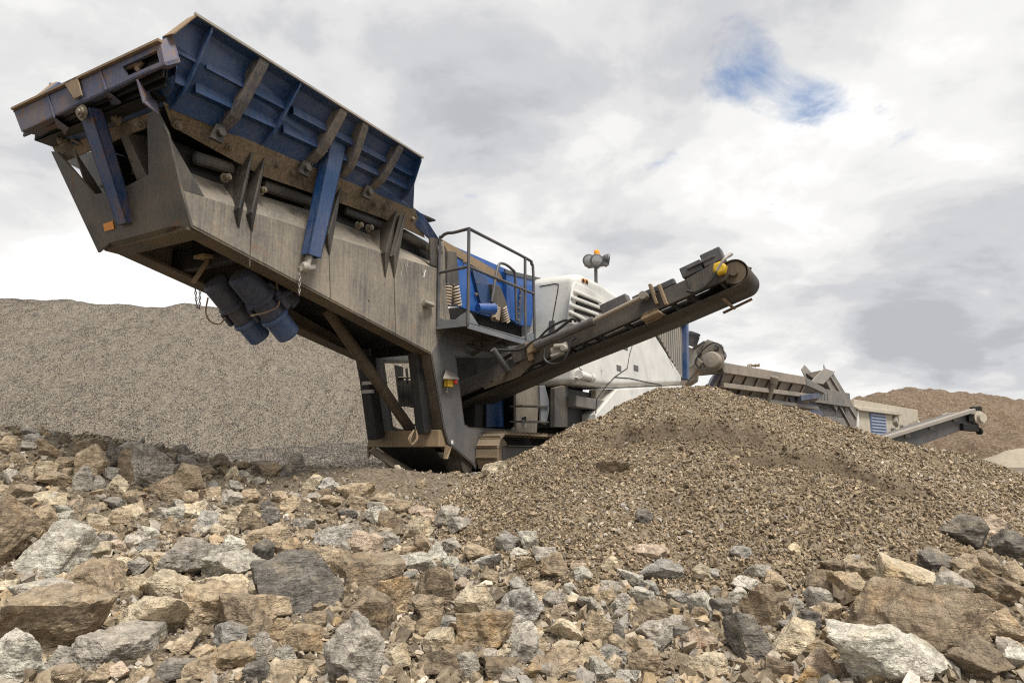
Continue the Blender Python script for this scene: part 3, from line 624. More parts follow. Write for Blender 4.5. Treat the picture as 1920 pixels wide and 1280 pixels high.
HERO = [
 # x, y (middle in the photograph), width, height, colour, shape, label
 (280,882,92,82,'grey','block','large flat-faced grey boulder standing on the crest of the rock bank'),
 (171,872,57,64,'tan','boulder','upright tan boulder leaning just left of the large grey crest boulder'),
 (309,918,78,46,'tan','wedge','tan wedge lying at the foot of the large grey crest boulder'),
 (348,900,58,52,'tan','wedge','dull tan rock against the right side of the large grey crest boulder'),
 (236,880,36,66,'brown','spike','narrow rusty brown rock pinched against the left side of the grey crest boulder'),
 (14,1008,84,120,'brown','boulder','tall grey-brown boulder cut off by the left border'),
 (102,1042,134,96,'white','wedge','large pale grey wedge with a sloping bright top, beside the tall boulder at left border'),
 (70,985,66,60,'tan','block','pale tan boulder tucked behind the large pale grey wedge'),
 (165,1095,150,66,'brown','wedge','dark brown ridge-backed rock in front of the large pale grey wedge'),
 (105,1120,165,46,'white','flat','long flat pale grey slab behind the biggest tan-brown boulder at lower left'),
 (98,1178,215,112,'tan','boulder','biggest tan-brown boulder at lower left, with broken pitted top'),
 (305,1165,178,74,'cream','slab','big pale cream slab sloping up to the right, the brightest rock at lower left'),
 (228,1224,196,66,'grey','slab','long grey streaked slab in front of the pale cream slab'),
 (30,1245,104,96,'white','wedge','pale white-grey boulder at the lower left corner'),
 (360,1050,124,66,'grey','wedge','angular grey boulder with a notched top in the left foreground middle'),
 (440,1064,118,50,'white','slab','light rounded slab right of the notched grey boulder'),
 (317,1098,95,42,'cream','slab','cream slab with thin edge lying below the notched grey boulder'),
 (416,1100,112,36,'cream','flat','low cream-topped block between the cream slab and the dark angular boulder'),
 (402,1145,118,74,'tan','block','square tan block standing behind the brightest pale cream slab'),
 (464,1168,115,74,'brown','wedge','pyramid-like brown-grey boulder right of the brightest pale cream slab'),
 (557,1108,172,100,'dark','wedge','largest dark grey angular boulder in the middle left foreground'),
 (505,1142,72,48,'tan','block','ochre rock wedged in front of the largest dark grey boulder'),
 (524,1188,72,44,'orange','wedge','yellow-ochre rock below the pyramid-like boulder'),
 (570,1208,66,52,'orange','block','rusty orange block right of the yellow-ochre rock, near the grey layered boulder'),
 (482,1226,62,56,'grey','wedge','small grey wedge at the bottom, left of the rusty orange block'),
 (430,1200,60,44,'blue','slab','blue-grey chunk just below the right end of the pale cream slab'),
 (662,1232,108,112,'grey','spike','grey layered boulder standing at the bottom middle left'),
 (106,900,70,26,'tan','slab','long low tan rock on the rock bank left of the upright tan boulder'),
 (217,910,42,34,'cream','block','small cream block below the upright tan boulder'),
 (153,900,32,44,'grey','spike','small upright grey-tan rock in front of the upright tan boulder'),
 (186,910,38,30,'grey','wedge','small grey rock between the upright tan boulder and the small cream block'),
 (211,862,42,40,'dark','block','dark cube-like rock left of the large grey crest boulder, under the skyline'),
 (41,925,50,28,'tan','block','squat tan rock near the left border on the rock bank'),
 (12,838,32,34,'tan','boulder','round tan rock at the left border high on the rock bank'),
 (95,848,44,24,'tan','boulder','rounded ochre-tan rock midway up the rock bank at left'),
 (50,810,40,14,'blue','flat','thin pale blue-grey slab on the skyline of the rock bank at far left'),
 (165,842,58,34,'brown','wedge','brown wedge on the skyline of the rock bank left of the dark cube-like rock'),
 (545,876,52,40,'dark','wedge','dark charcoal boulder alone on the right end of the rock bank skyline'),
 (412,866,38,28,'brown','block','dark brown lump on the bank skyline left of a low tan pair'),
 (503,881,52,30,'brown','boulder','brown rock touching the left side of the dark charcoal skyline boulder'),
 (450,876,46,20,'tan','slab','low smooth tan rock on the bank skyline between two brown lumps'),
 (338,849,30,26,'grey','boulder','small grey-tan stone on the bank skyline above the large grey crest boulder'),
 (245,838,40,20,'white','slab','pale slanting stone on the skyline behind the large grey crest boulder'),
 (626,1006,102,42,'blue','slab','bluish grey slab with a smooth sloping top in the middle distance'),
 (497,1009,76,32,'tan','flat','broad flat tan rock left of the bluish grey slab'),
 (608,1044,92,36,'tan','slab','long tan slab just below the bluish grey slab'),
 (492,1040,42,46,'dark','block','dark square-sided rock under the broad flat tan rock'),
 (690,1075,124,60,'brown','slab','dark brown slab with pale overhanging top, right of the largest dark grey boulder'),
 (770,1058,96,32,'white','flat','pale thin slab right of the dark brown overhanging slab'),
 (688,1027,62,50,'pink','spike','reddish brown leaning shard above the dark brown overhanging slab'),
 (735,1124,86,62,'orange','wedge','orange-faced wedge below the dark brown overhanging slab'),
 (684,1162,112,74,'brown','slab','thick layered brown slab tilted left of the orange-topped dark rock'),
 (815,1115,78,82,'brown','spike','tall brown-grey upright boulder in the middle foreground'),
 (802,1150,62,54,'tan','boulder','tan boulder in front of the tall brown-grey upright boulder'),
 (890,1136,72,52,'cream','block','cream-tan block right of the tall brown-grey upright boulder'),
 (906,1194,106,64,'orange','slab','orange-topped rock with a dark grey underside in the bottom middle'),
 (804,1186,50,46,'orange','spike','small bright ochre stone left of the orange-topped dark rock'),
 (973,1142,92,58,'blue','slab','large blue-grey slab lying in the centre foreground'),
 (1063,1190,62,42,'cream','boulder','cream-tan cobble left of the speckled square block'),
 (1123,1188,56,62,'tan','block','speckled tan square block in the bottom centre'),
 (1158,1197,26,44,'dark','slab','narrow dark slate leaning on the right side of the speckled square block'),
 (1217,1156,68,44,'brown','wedge','brown wedge above the long low grey block in the right centre'),
 (1226,1188,84,40,'grey','slab','long low grey block right of the speckled square block'),
 (910,1058,58,30,'blue','flat','thin blue-grey plate of rock above the cream-tan block'),
 (1047,1064,62,42,'tan','wedge','tan triangular rock at the toe of the gravel heap in the centre'),
 (898,1041,58,32,'tan','boulder','rounded tan rock touching the thin blue-grey plate of rock'),
 (1022,1040,50,24,'grey','slab','flat grey stone behind the tan triangular rock'),
 (990,1017,36,32,'white','spike','small whitish stone poking up where the gravel heap begins'),
 (1240,1072,82,30,'blue','flat','long pale grey plate at the toe of the gravel heap right of centre'),
 (1215,1037,82,26,'pink','flat','thin pinkish tan plate half buried in the lower gravel heap'),
 (1209,971,34,26,'dark','boulder','lone dark stone stuck in the middle of the gravel heap face'),
 (1150,878,66,24,'brown','slab','cracked brown clod stuck high on the left face of the gravel heap'),
 (1015,1221,52,42,'tan','wedge','tan wedge between the blue-grey slab and the speckled square block'),
 (876,1254,46,44,'grey','spike','greenish grey upright stone at the bottom below the orange-topped dark rock'),
 (1055,1254,84,48,'tan','boulder','low speckled tan boulder cut by the bottom border in the centre'),
 (1210,1250,72,46,'brown','boulder','brown earthy boulder at the bottom right of centre'),
 (1130,1262,60,40,'white','wedge','whitish wedge cut by the bottom border below the speckled square block'),
 (665,921,74,28,'tan','slab','pale tan slab half buried on the pad left of the crawler tracks'),
 (790,908,20,16,'tan','spike','small pointed tan stone on the pad before the crusher legs'),
 (925,878,44,24,'cream','slab','light tan slab leaning against the near crawler track'),
 (1808,1000,80,56,'dark','block','dark grey block on top of the right rock pile'),
 (1865,989,58,38,'pink','block','pinkish cream block right behind the dark grey block on the right pile'),
 (1702,1092,120,76,'cream','block','bright tan-orange block behind the huge flat-topped boulder at right'),
 (1590,1104,70,50,'tan','boulder','tan boulder left of the bright tan-orange block'),
 (1545,1100,62,44,'brown','block','brown block at the left end of the tan row in the right foreground'),
 (1628,1074,82,48,'tan','wedge','tan wedge peeking out behind the bright tan-orange block'),
 (1718,1176,262,124,'brown','slab','huge flat-topped brown boulder in the right foreground, the largest of all'),
 (1682,1250,238,112,'white','wedge','big pale grey wedge at the bottom right border, before the huge flat-topped boulder'),
 (1868,1112,92,66,'brown','boulder','speckled brown rounded boulder right of the huge flat-topped boulder'),
 (1832,1248,122,76,'brown','block','brown block at the lower right corner beside the big pale grey wedge'),
 (1880,1184,70,62,'tan','boulder','tan-brown boulder near the right border above the lower right brown block'),
 (1757,1062,62,52,'dark','boulder','dark boulder above the right end of the bright tan-orange block'),
 (1788,1112,74,58,'grey','wedge','grey angular rock right of the bright tan-orange block'),
 (1815,1058,62,30,'tan','slab','dull tan slab below the dark grey block on the right pile'),
 (1893,1026,64,56,'dark','block','dark tan-stained boulder at the right border next to the pinkish cream block'),
 (1870,1066,52,46,'brown','wedge','brown wedge at the heart of the right pile under the border boulder'),
 (1906,1085,40,50,'tan','boulder','tan rock cut by the right border halfway down the right pile'),
 (1852,1140,56,40,'brown','slab','low dark brown slab squeezed under the speckled brown rounded boulder'),
 (1402,1208,90,82,'dark','boulder','dark boulder with ochre stain left of the pale yellow rock'),
 (1487,1208,94,66,'cream','wedge','pale yellow cream rock left of the huge flat-topped boulder'),
 (1427,1146,80,76,'brown','spike','pointed brown wedge standing behind the dark ochre-stained boulder'),
 (1312,1208,74,40,'pink','slab','pinkish low slab left of the dark ochre-stained boulder'),
 (1325,1253,84,38,'cream','slab','cream slab at the bottom below the pinkish low slab'),
 (1545,1252,70,42,'pink','wedge','pinkish tan wedge between the pale yellow rock and the big pale grey wedge'),
 (1463,1262,52,42,'brown','wedge','reddish brown wedge cut by the bottom border below the pale yellow rock'),
 (1422,1073,54,26,'grey','slab','grey slab at the toe of the gravel heap above the pointed brown wedge'),
 (1491,1033,24,22,'cream','block','small cream stone lying on the lower gravel heap at right'),
 (1590,1058,48,28,'grey','wedge','grey chunk at the gravel toe left of the tan wedge'),
 (1353,1146,42,34,'dark','block','dark block left of the pointed brown wedge'),
 (1515,1165,48,36,'dark','wedge','dark shard above the pale yellow rock'),
 (1390,1036,44,20,'blue','flat','blue-grey flake on the lower gravel heap left of the small cream stone'),
 (1560,1195,44,40,'tan','block','tan lump between the pale yellow rock and the huge flat-topped boulder'),
]
BOXES = []
NAMEC = {'grey': 'grey', 'dark': 'dark grey', 'blue': 'blue-grey', 'tan': 'tan', 'cream': 'cream', 'brown': 'brown', 'orange': 'ochre', 'pink': 'pinkish', 'white': 'pale grey'}
def put_rock(px, py, w, h, colr, shape, label, seed, sub):
    hit = drop(px, min(py+h*.42, 1500))
    if hit is None: return None
    P, t = hit; m = t/FPX
    rs = np.random.default_rng(seed)
    W = w*m; H = h*m*(1.0 if h > .5*w else .95); Dp = W*rs.uniform(.65, .9)
    me = rock_mesh('rock', W*1.04, Dp, H*1.22, shape, seed, sub); me.materials.append(RM[colr])
    o = bpy.data.objects.new('rock', me); COL.objects.link(o)
    fw = Vector((P.x, P.y, 0)).normalized()
    q = P+fw*Dp*.30; o.location = (q.x, q.y, P.z+H*.44)
    o.rotation_euler = (rs.normal()*.06, rs.normal()*.06, -math.atan2(P.x, P.y)+rs.normal()*.12)
    tag(o, label, 'rock', ROCKG); BOXES.append((px, py, w, h))
    return o
for i, (px, py, w, h, c, s, lab) in enumerate(HERO):
    put_rock(px, py, w, h, c, s, lab, 500+i, 5 if w > 80 else 4)
# the rest of the rocks: smaller ones, everywhere the rock field shows
def in_field(x, y):
    top = np.interp(x, [0, 60, 130, 250, 420, 560, 640, 700, 800, 870, 930, 1040, 1200, 1500, 1700, 1760, 1820, 1920], [795, 812, 826, 848, 872, 892, 915, 935, 950, 985, 1010, 1040, 1062, 1066, 1050, 1010, 985, 985])
    return y > top
rr = np.random.default_rng(77); used = set(); made = []
SIZEW = [(44, 'big'), (30, 'mid-sized'), (0, 'small')]
cands = []
def ov(a, b):
    dx = min(a[0]+a[2]/2, b[0]+b[2]/2)-max(a[0]-a[2]/2, b[0]-b[2]/2); dy = min(a[1]+a[3]/2, b[1]+b[3]/2)-max(a[1]-a[3]/2, b[1]-b[3]/2)
    return max(dx, 0)*max(dy, 0)/(a[2]*a[3])
NREST = 300-len(HERO); tries = 0
HB = list(BOXES)
def short(l):
    for k in (' with ', ' that ', ', ', ' lying ', ' standing ', ' beside ', ' cut ', ' between ', ' left of ', ' right of ', ' below ', ' behind ', ' above ', ' at the ', ' on the ', ' in the ', ' near ', ' just ', ' leaning ', ' against ', ' touching ', ' under ', ' sloping ', ' midway ', ' alone ', ' poking ', ' stuck ', ' half ', ' pinched ', ' wedged ', ' tucked ', ' peeking ', ' squeezed ', ' high ', ' tilted ', ' next '):
        i = l.find(k)
        if i > 0: l = l[:i]
    return l
HS = [short(h[6]) for h in HERO]
from collections import Counter
HC = Counter(HS)
UNI = [i for i in range(len(HERO)) if HC[HS[i]] == 1 and len(HS[i].split()) <= 6]
def label_for(x, y, w, c, shp):
    noun = {'block': 'blocky stone', 'slab': 'slab-like stone', 'flat': 'flat stone', 'wedge': 'wedge-shaped stone', 'boulder': 'rounded stone', 'spike': 'pointed stone'}[shp]
    sz = next(n for lim, n in SIZEW if w > lim)
    order = sorted(UNI, key=lambda i: (HERO[i][0]-x)**2+((HERO[i][1]-y)*1.4)**2)
    for i in order[:10]:
        dx, dy = x-HERO[i][0], (y-HERO[i][1])*1.5
        if abs(dx) > abs(dy): rels = ['left of' if dx < 0 else 'right of']
        else: rels = ['behind' if dy < 0 else 'in front of']
        far = math.hypot(dx, dy)/max(HERO[i][2], 40)
        pre = 'just ' if far < .95 else ('' if far < 1.7 else 'well ')
        l = f"{sz} {NAMEC[c]} {noun} {pre}{rels[0]} the {HS[i]}"
        if l not in used and len(l.split()) <= 16:
            used.add(l); return l
    return None
while len(made) < NREST and tries < 20000:
    tries += 1
    x = rr.uniform(0, 1920); y = rr.uniform(795, 1275)
    if not in_field(x, y): continue
    near = (y-800)/480
    if 870 < x < 1750 and y < 1100 and rr.random() < .55: continue
    w = (22+34*near)*rr.uniform(.75, 1.45)*(1.0 if x < 900 or x > 1500 else .85)
    w = max(w, 22); h = w*rr.uniform(.45, .85)
    b = (x, y, w, h)
    if any(ov(b, o) > .34 for o in BOXES): continue
    c = rr.choice(['grey', 'dark', 'blue', 'tan', 'cream', 'brown', 'orange', 'pink', 'white'], p=[.17, .05, .06, .30, .14, .11, .03, .05, .09])
    s = rr.choice(['block', 'slab', 'wedge', 'boulder', 'flat', 'spike'], p=[.26, .2, .22, .17, .1, .05])
    l = label_for(x, y, w, c, s)
    if l is None: continue
    if put_rock(x, y, w, h, str(c), str(s), l, 2000+tries, 4 if w > 34 else 3): made.append(l)
print('rocks', len(made)+len(HERO), 'tries', tries)
# broken small stone between the boulders
def rubble():
    P, Sz = [], []
    for n, lo, hi, seed in ((40000, .010, .024, 41), (30000, .018, .04, 42), (12000, .035, .065, 43), (5200, .055, .085, 44)):
        rs = np.random.default_rng(seed)
        u = rs.random(n); y = 3.6+(13.5-3.6)*u**1.35; x = (rs.random(n)*2-1)*(y*.86+.6)
        z = surf_h(x, y); ok, px, py, d = in_view(x, y, z, 260)
        cl = fbm2(x, y, 1.1, 3, .5, 15)
        ok &= (z > mound_h(x, y)+.005)|(mound_h(x, y)-ground_h(x, y) < .05)
        ok &= rs.random(n) < np.clip(.72+.5*cl, .2, 1)
        f = in_field(px, py+18); ok &= f | (rs.random(n) < (.75 if hi < .03 else (.4 if hi < .05 else .1)))
        s = rs.uniform(lo, hi, n); P.append(np.stack([x, y, z+s*.25], 1)[ok]); Sz.append(s[ok])
    return np.concatenate(P), np.concatenate(Sz)
p, s_ = rubble(); print('rubble', len(p))
o = stones_mesh('rubble', p, s_, M['rubble'], VAR_MED, 51); tag(o, 'small broken stone and grit between the boulders', 'rubble', None, 'stuff')
# ------------------------------------------------------------------ the crusher
MB.shift = BASE
W = 1.75; VM = W/2
crusher = empty('crusher', MF.world(BASE), math.atan2(AXU.y, AXU.x))
tag(crusher, 'large grey tracked crusher with raised blue feed hopper and white engine housing', 'crusher')
V3 = Vector
X1, Y1, Z1 = V3((1, 0, 0)), V3((0, 1, 0)), V3((0, 0, 1))
# ---- chassis: side plates with the wide edge flange
hole = [S(853, 666), S(930, 668), S(957, 681), S(966, 745), S(967, 802), S(960, 808), S(880, 804), S(870, 797)]
outer = [S(361, 427), S(808, 664), S(832, 802), S(841, 832), S(888, 872), S(893, 880), S(905, 818), S(968, 815), S(1004, 822), S(1002, 735), S(990, 692), S(990, 648), S(845, 603), S(838, 560), S(820, 504), S(726, 476), S(560, 425), S(400, 375), S(339, 356)]
def both(b, name, mat, par, bevel=0.0):
    return b.build(name, mat, par, bevel), b.mirrored(VM).build(name, mat, par, bevel)
leg_o = [S(808, 664), S(832, 802), S(841, 832), S(888, 872), S(893, 880), S(905, 818), S(968, 815), S(1004, 822), S(1002, 735), S(990, 692), S(990, 648), S(845, 603)]
beam_o = [S(361, 427), S(808, 664), S(845, 603), S(838, 560), S(820, 504), S(726, 476), S(560, 425), S(400, 375), S(339, 356)]
chassis, chassis_far = both(MB().plate(beam_o, (0, .03, 0)), 'side_plate', M['steel_dusty'], crusher, .004)
both(MB().plate(leg_o, (0, .03, 0), [hole]), 'leg', M['leg'], crusher, .004)
b = MB()
edge = [S(361, 427), S(808, 664), S(832, 802), S(841, 832), S(888, 872)]
for p, q in zip(edge, edge[1:]):
    d = (q-p).normalized(); n = V3((d.z, 0, -d.x)); n = -n if n.z < 0 and d.x > .9 else n
    n = V3((-d.z, 0, d.x))
    b.plate([p-d*.012, q+d*.012, q+n*.045, p+n*.045], (0, .30, 0))
both(b, 'edge_flange', M['edge'], crusher, .008)
b = MB(); hp = hole+[hole[0]]
for p, q in zip(hp, hp[1:]):
    b.beam(p+V3((0, .02, 0)), q+V3((0, .02, 0)), .07, .025, (0, 1, 0))
both(b, 'window_rim', M['steel'], crusher)
# shelf above the crease
cr = [S(339, 356), S(400, 375), S(560, 425), S(726, 476), S(820, 504)]
si = [S(352, 322, .3), S(400, 341, .3), S(580, 394, .3), S(740, 460, .3), S(816, 494, .3)]
b = MB()
for i in range(4): b.plate([cr[i], cr[i+1], si[i+1], si[i]], (0, .004, -.02))
both(b, 'shelf_plate', M['steel_dusty'], crusher)
# post triangles and the cross plate at the raised end
both(MB().plate([S(296, 217), S(339, 356), S(384, 369)], (0, .03, 0)), 'corner_gusset', M['steel'], crusher, .004)
EN = V3((1, 0, .355)).normalized()
EP = lambda x, y, off=0.0: MF.G(x, y, V3((0, 0, 0))-EN*off, EN)
ep = [(275, 213), (292, 205), (314, 250), (338, 352), (359, 426), (325, 424), (205, 456), (184, 474), (95, 284), (107, 285), (177, 365), (225, 355), (278, 327)]
MB().plate([EP(*q) for q in ep], EN*.035).build('end_plate', M['steel'], crusher, .006)
MB().plate([EP(205, 456, -.02), EP(325, 424, -.02), EP(350, 434, -.22), EP(238, 482, -.22)], (0, 0, .04)).build('lower_lip', M['steel'], crusher, .006)
MB().rng((.05, .03, .02), (.35, 1.72, .16)).build('cross_member', M['edge'], crusher, .02)
MB().plate([EP(193, 420, .012), EP(211, 414, .012), EP(214, 429, .012), EP(196, 434, .012)], EN*.004).build('warning_sticker', M['sticker_o'], crusher)
b = MB()
for (x0, y0), (x1, y1) in (((750, 490), (753, 503)), ((757, 488), (762, 512)), ((762, 489), (763, 500)), ((790, 504), (793, 515)), ((797, 506), (794, 520)), ((751, 508), (752, 520)), ((690, 560), (693, 563))):
    b.beam(S(x0, y0, -.001), S(x1, y1, -.001), .003, .035, (0, -1, 0))
b.build('paint_scrape', M['sticker'], chassis)
b = MB()
for q in ([(471, 433), (468, 500)], [(617, 480), (620, 566)], [(739, 522), (742, 628)]):
    b.tube(S(*q[0], -.002), S(*q[1], -.002), .008, 6)
b.build('weld_bead', M['steel'], chassis)
# inner trough and belly closure
b = MB()
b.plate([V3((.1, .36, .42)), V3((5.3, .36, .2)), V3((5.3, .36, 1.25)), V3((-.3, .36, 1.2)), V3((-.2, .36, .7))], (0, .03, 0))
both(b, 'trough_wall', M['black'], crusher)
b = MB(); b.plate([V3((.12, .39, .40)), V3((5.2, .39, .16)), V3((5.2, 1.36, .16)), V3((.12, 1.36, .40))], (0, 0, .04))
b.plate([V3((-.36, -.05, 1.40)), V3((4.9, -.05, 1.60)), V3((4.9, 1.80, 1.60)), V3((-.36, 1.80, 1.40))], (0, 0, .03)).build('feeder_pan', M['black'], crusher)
MB().plate([E(118, 302, .25), E(150, 318, .25), E(176, 345, .25), E(182, 372, .25), E(240, 380, .25), E(345, 345, .25), E(318, 235, .25)], (.03, 0, 0)).build('trough_end', M['steel_dark'], crusher)
b = MB(); b.beam(E(190, 345, .15), E(300, 305, .15), .08, .12); b.build('end_crossbar', M['steel_dark'], crusher, .02)
b = MB(); b.plate([V3((2.7, .03, -.02)), V3((5.0, .03, -.62)), V3((5.0, 1.72, -.62)), V3((2.7, 1.72, -.02))], (0, 0, .03))
b.rng((5.3, .03, -.75), (5.36, 1.72, 1.2)); b.build('belly_plate', M['black'], crusher)
b = MB()
for u in (1.0, 2.5, 3.9): b.rng((u, .04, -.15*(u-.2)/2), (u+.12, 1.71, .32-.05*u))
b.build('frame_crossbar', M['black'], crusher, .01)
# rounded stiffener beams in the recess
for a, c in (((362, 295, .24), (438, 318, .24)), ((492, 347, .24), (586, 380, .24)), ((645, 392, .24), (722, 426, .24)), ((752, 436, .24), (806, 466, .24))):
    b = MB(); b.beam(S(*a), S(*c), .12, .17); both(b, 'stiffener_beam', M['steel_dark'], crusher, .05)
# flange strip under the hopper
lo = [(322, 238), (400, 281), (490, 330), (640, 382), (715, 409), (797, 447)]
hi = [(306, 194), (430, 247), (545, 298), (640, 336), (719, 367), (777, 391)]
b = MB(); LO = [S(x, y, .11) for x, y in lo]; HI = [S(x, y, -.08) for x, y in hi]
for i in range(5): b.plate([LO[i], LO[i+1], HI[i+1], HI[i]], (0, .01, .03))
flange, flange_far = both(b, 'feeder_flange', M['flange'], crusher, .006)
b = MB()
EF = -.37
fl = [E(305, 194, EF), E(280, 237, EF+.09), E(112, 306, EF+.09), E(98, 276, EF)]
b.plate(fl, (.03, 0, .01)); end_flange = b.build('end_flange', M['flange'], crusher, .006)
boltm = None
def bolt(p, ax, r=.045, l=.07, par=None):
    b = MB(); b.lathe(p, ax, [(0, r*1.25), (.018, r*1.25), (.018, r*.85), (l, r*.85), (l, r*.5), (l+.02, r*.45)], 10); return b.build('bolt', M['bolt'], par)
for x, y in ((332, 234), (430, 276), (518, 308), (546, 320), (701, 382), (720, 388), (772, 409)): bolt(S(x, y, .02), (0, -1, -.7), par=flange)
for x, y in ((420, 334), (670, 423), (689, 428), (802, 468), (487, 358)): bolt(S(x, y, .14), (0, -1, 0), .05, .1, par=crusher)
for x, y in ((268, 234), (192, 264), (122, 294)): bolt(E(x, y, EF+.03), (-1, 0, -.4), par=end_flange)
# ---- hopper side walls
top = [S(368, 28, -.62), S(793, 296, -.62)]
uf, ur = top[0].x, top[1].x
wt = lambda u: top[0].z+(top[1].z-top[0].z)*(u-uf)/(ur-uf)
bot = [S(322, 192, -.10), S(778, 382, -.10)]
wb = lambda u: bot[0].z+(bot[1].z-bot[0].z)*(u-bot[0].x)/(bot[1].x-bot[0].x)
def wall_v(t): return -.10-.36*t
fc = S(322, 62, -.58)
b = MB()
P0 = V3((bot[0].x, -.07, bot[0].z-.07)); P1 = V3((bot[1].x, -.07, bot[1].z-.10)); P2 = V3((ur, -.47, wt(ur)-.02)); P3 = V3((uf, -.47, wt(uf)-.02)); P4 = V3((fc.x, -.44, fc.z))
b.plate([P0, P1, P2, P3, P4], (0, .03, .012))
side_wall, side_far = both(b, 'hopper_side_wall', M['blue'], crusher, .004)
walls = (side_wall, side_far)
def on_walls(b, name, mat, bevel=0.0):
    b.build(name, mat, side_wall, bevel); b.mirrored(VM).build(name, mat, side_far, bevel)
b = MB(); b.plate([V3((uf, -.46, wt(uf)-.03)), V3((ur, -.46, wt(ur)-.03)), V3((ur, -.61, wt(ur)-.005)), V3((uf, -.61, wt(uf)-.005))], (0, 0, .012)); on_walls(b, 'rim', M['blue'], .003)
b = MB(); b.beam(V3((uf-.02, -.62, wt(uf)+.004)), V3((ur+.01, -.62, wt(ur)+.004)), .025, .03); on_walls(b, 'rim_edge', M['galv'])
b = MB(); b.plate([V3((uf-.01, -.47, wt(uf))), V3((fc.x-.01, -.44, fc.z)), V3((fc.x-.01, -.60, fc.z-.02)), V3((uf-.01, -.63, wt(uf)))], (.03, 0, 0)); on_walls(b, 'end_cap', M['brown'], .008)
def wpt(u, t, off=0.0):
    w = wb(u)+(wt(u)-wb(u))*t; return V3((u, wall_v(t)-off, w))
def rib(xt, yt, xb, yb, wid, rust):
    pt, pb = S(xt, yt, -.62), S(xb, yb, -.26)
    ut, ub = pt.x, pb.x
    b = MB(); A = [(.985, .15), (.9, .175), (.3, .195), (.06, .17), (-.05, .09), (-.09, .03), (-.09, -.01), (.985, -.01)]
    pts = []
    for t, off in A:
        u = ub+(ut-ub)*t; p = wpt(u, t, off); pts.append(p)
    b.plate(pts, (wid, 0, 0)); on_walls(b, 'rib', M['rib'] if wid > .05 else M['blue'], .012 if wid > .05 else .004)
    return ub, ut
rb = [rib(399, 50, 337, 193, .025, 0), rib(490, 103, 424, 247, .15, 1), rib(565, 155, 507, 268, .025, 0), rib(640, 203, 588, 305, .15, 1), rib(682, 230, 650, 300, .13, 1), rib(749, 272, 706, 350, .14, 1), rib(790, 298, 764, 372, .03, 0)]
ub = [fc.x]+[r[0] for r in rb]+[bot[1].x]
ut = [uf]+[r[1] for r in rb]+[ur]
for i in range(len(rb)):
    u0, u1 = ub[i], ub[i+1]
    for t in (.60, .27):
        a0 = ub[i]+(ut[i]-ub[i])*t; a1 = ub[i+1]+(ut[i+1]-ub[i+1])*t
        a0 += .14 if i > 0 else .0
        if a1-a0 < .08: continue
        b = MB()
        q = lambda u, dt, off: wpt(u, t+dt, off)
        b.plate([q(a0, .08, -.005), q(a1, .08, -.005), q(a1, .06, .06), q(a0, .06, .06)], (0, .006, -.012))
        b.plate([q(a0, .06, .06), q(a1, .06, .06), q(a1, -.10, .135), q(a0, -.10, .135)], (0, .014, 0))
        b.plate([q(a0, -.10, .135), q(a1, -.10, .135), q(a1, -.10, -.005), q(a0, -.10, -.005)], (0, 0, .012))
        on_walls(b, 'stiffener', M['blue'])
# lugs with pins between wall and flange
for x, y in ((413, 249), (575, 315), (692, 360)):
    p = S(x, y, -.16); b = MB(); b.plate([p+V3((-.06, 0, .10)), p+V3((.08, 0, .12)), p+V3((.05, 0, -.12)), p+V3((-.12, .02, -.1))], (0, .05, 0)); b.tube(p+V3((0, -.05, 0)), p+V3((0, .06, 0)), .05)
    both(b, 'hinge_lug', M['steel_dark'], crusher, .004)
# rear wedge of the wall
b = MB(); b.plate([S(772, 386, -.06), S(795, 404, -.06), S(822, 446, -.02), S(806, 448, .04), S(760, 405, .04)], (0, .03, 0)); both(b, 'tail_plate', M['blue'], crusher, .005)
b = MB(); b.plate([S(806, 446, .0), S(822, 446, .0), S(836, 470, .0), S(824, 502, .0), S(808, 496, .0)], (0, .03, 0)); both(b, 'hinge_plate', M['steel'], crusher, .005)
# ---- hopper front lip
UF = -.80
rim = MB()
o1, o2, o3, o4 = E(25, 207, UF), E(300, 77, UF), E(309, 121, UF), E(40, 247, UF)
hole2 = [E(230, 125, UF), E(294, 95, UF), E(299, 116, UF), E(238, 143, UF)]
rim.plate([o1, o2, o3, o4], (.03, 0, 0), [hole2])
c2, c3 = E(320, 66, UF+.13), E(334, 114, UF+.15)
rim.plate([o2, c2, c3, o3], (.03, 0, 0))
rim.plate([o4, o3, c3, c3+V3((.05, .05, 0)), V3((UF+.22, o4.y-.08, o4.z))], (0, 0, .03))
rim.plate([o1, o2, c2, c2+V3((.1, .1, 0)), V3((UF+.36, o1.y-.12, o1.z))], (0, 0, -.03))
front_wall = rim.build('hopper_front_wall', M['blue_worn'], crusher, .006)
b = MB(); b.rng((UF+.10, o1.y-.1, o4.z+.02), (UF+.12, o2.y+.06, o1.z-.01)); b.rng((UF+.19, o1.y-.2, o4.z-.02), (UF+.21, o2.y+.15, o1.z-.02)); b.rng((UF+.19, o1.y-.2, o4.z-.02), (UF+.42, o2.y+.4, o4.z+.01)); b.build('rim_web', M['black'], front_wall)
b = MB(); b.tube(E(236, 128, UF+.06), E(262, 116, UF+.06), .04); b.tube(E(262, 136, UF+.05), E(252, 112, UF+.08), .025); b.tube(E(268, 116, UF+.07), E(256, 132, UF+.07), .03); b.build('latch_pin', M['brown'], front_wall)
fb0, fb1 = V3((-.36, -.06, 1.40)), V3((-.36, W+.06, 1.40))
b = MB(); b.plate([V3((UF+.2, c3.y+.16, o3.z+.01)), V3((UF+.2, o4.y-.2, o4.z+.01)), fb1, fb0], (.02, 0, .03)); b.build('lower_slope', M['blue'], front_wall)
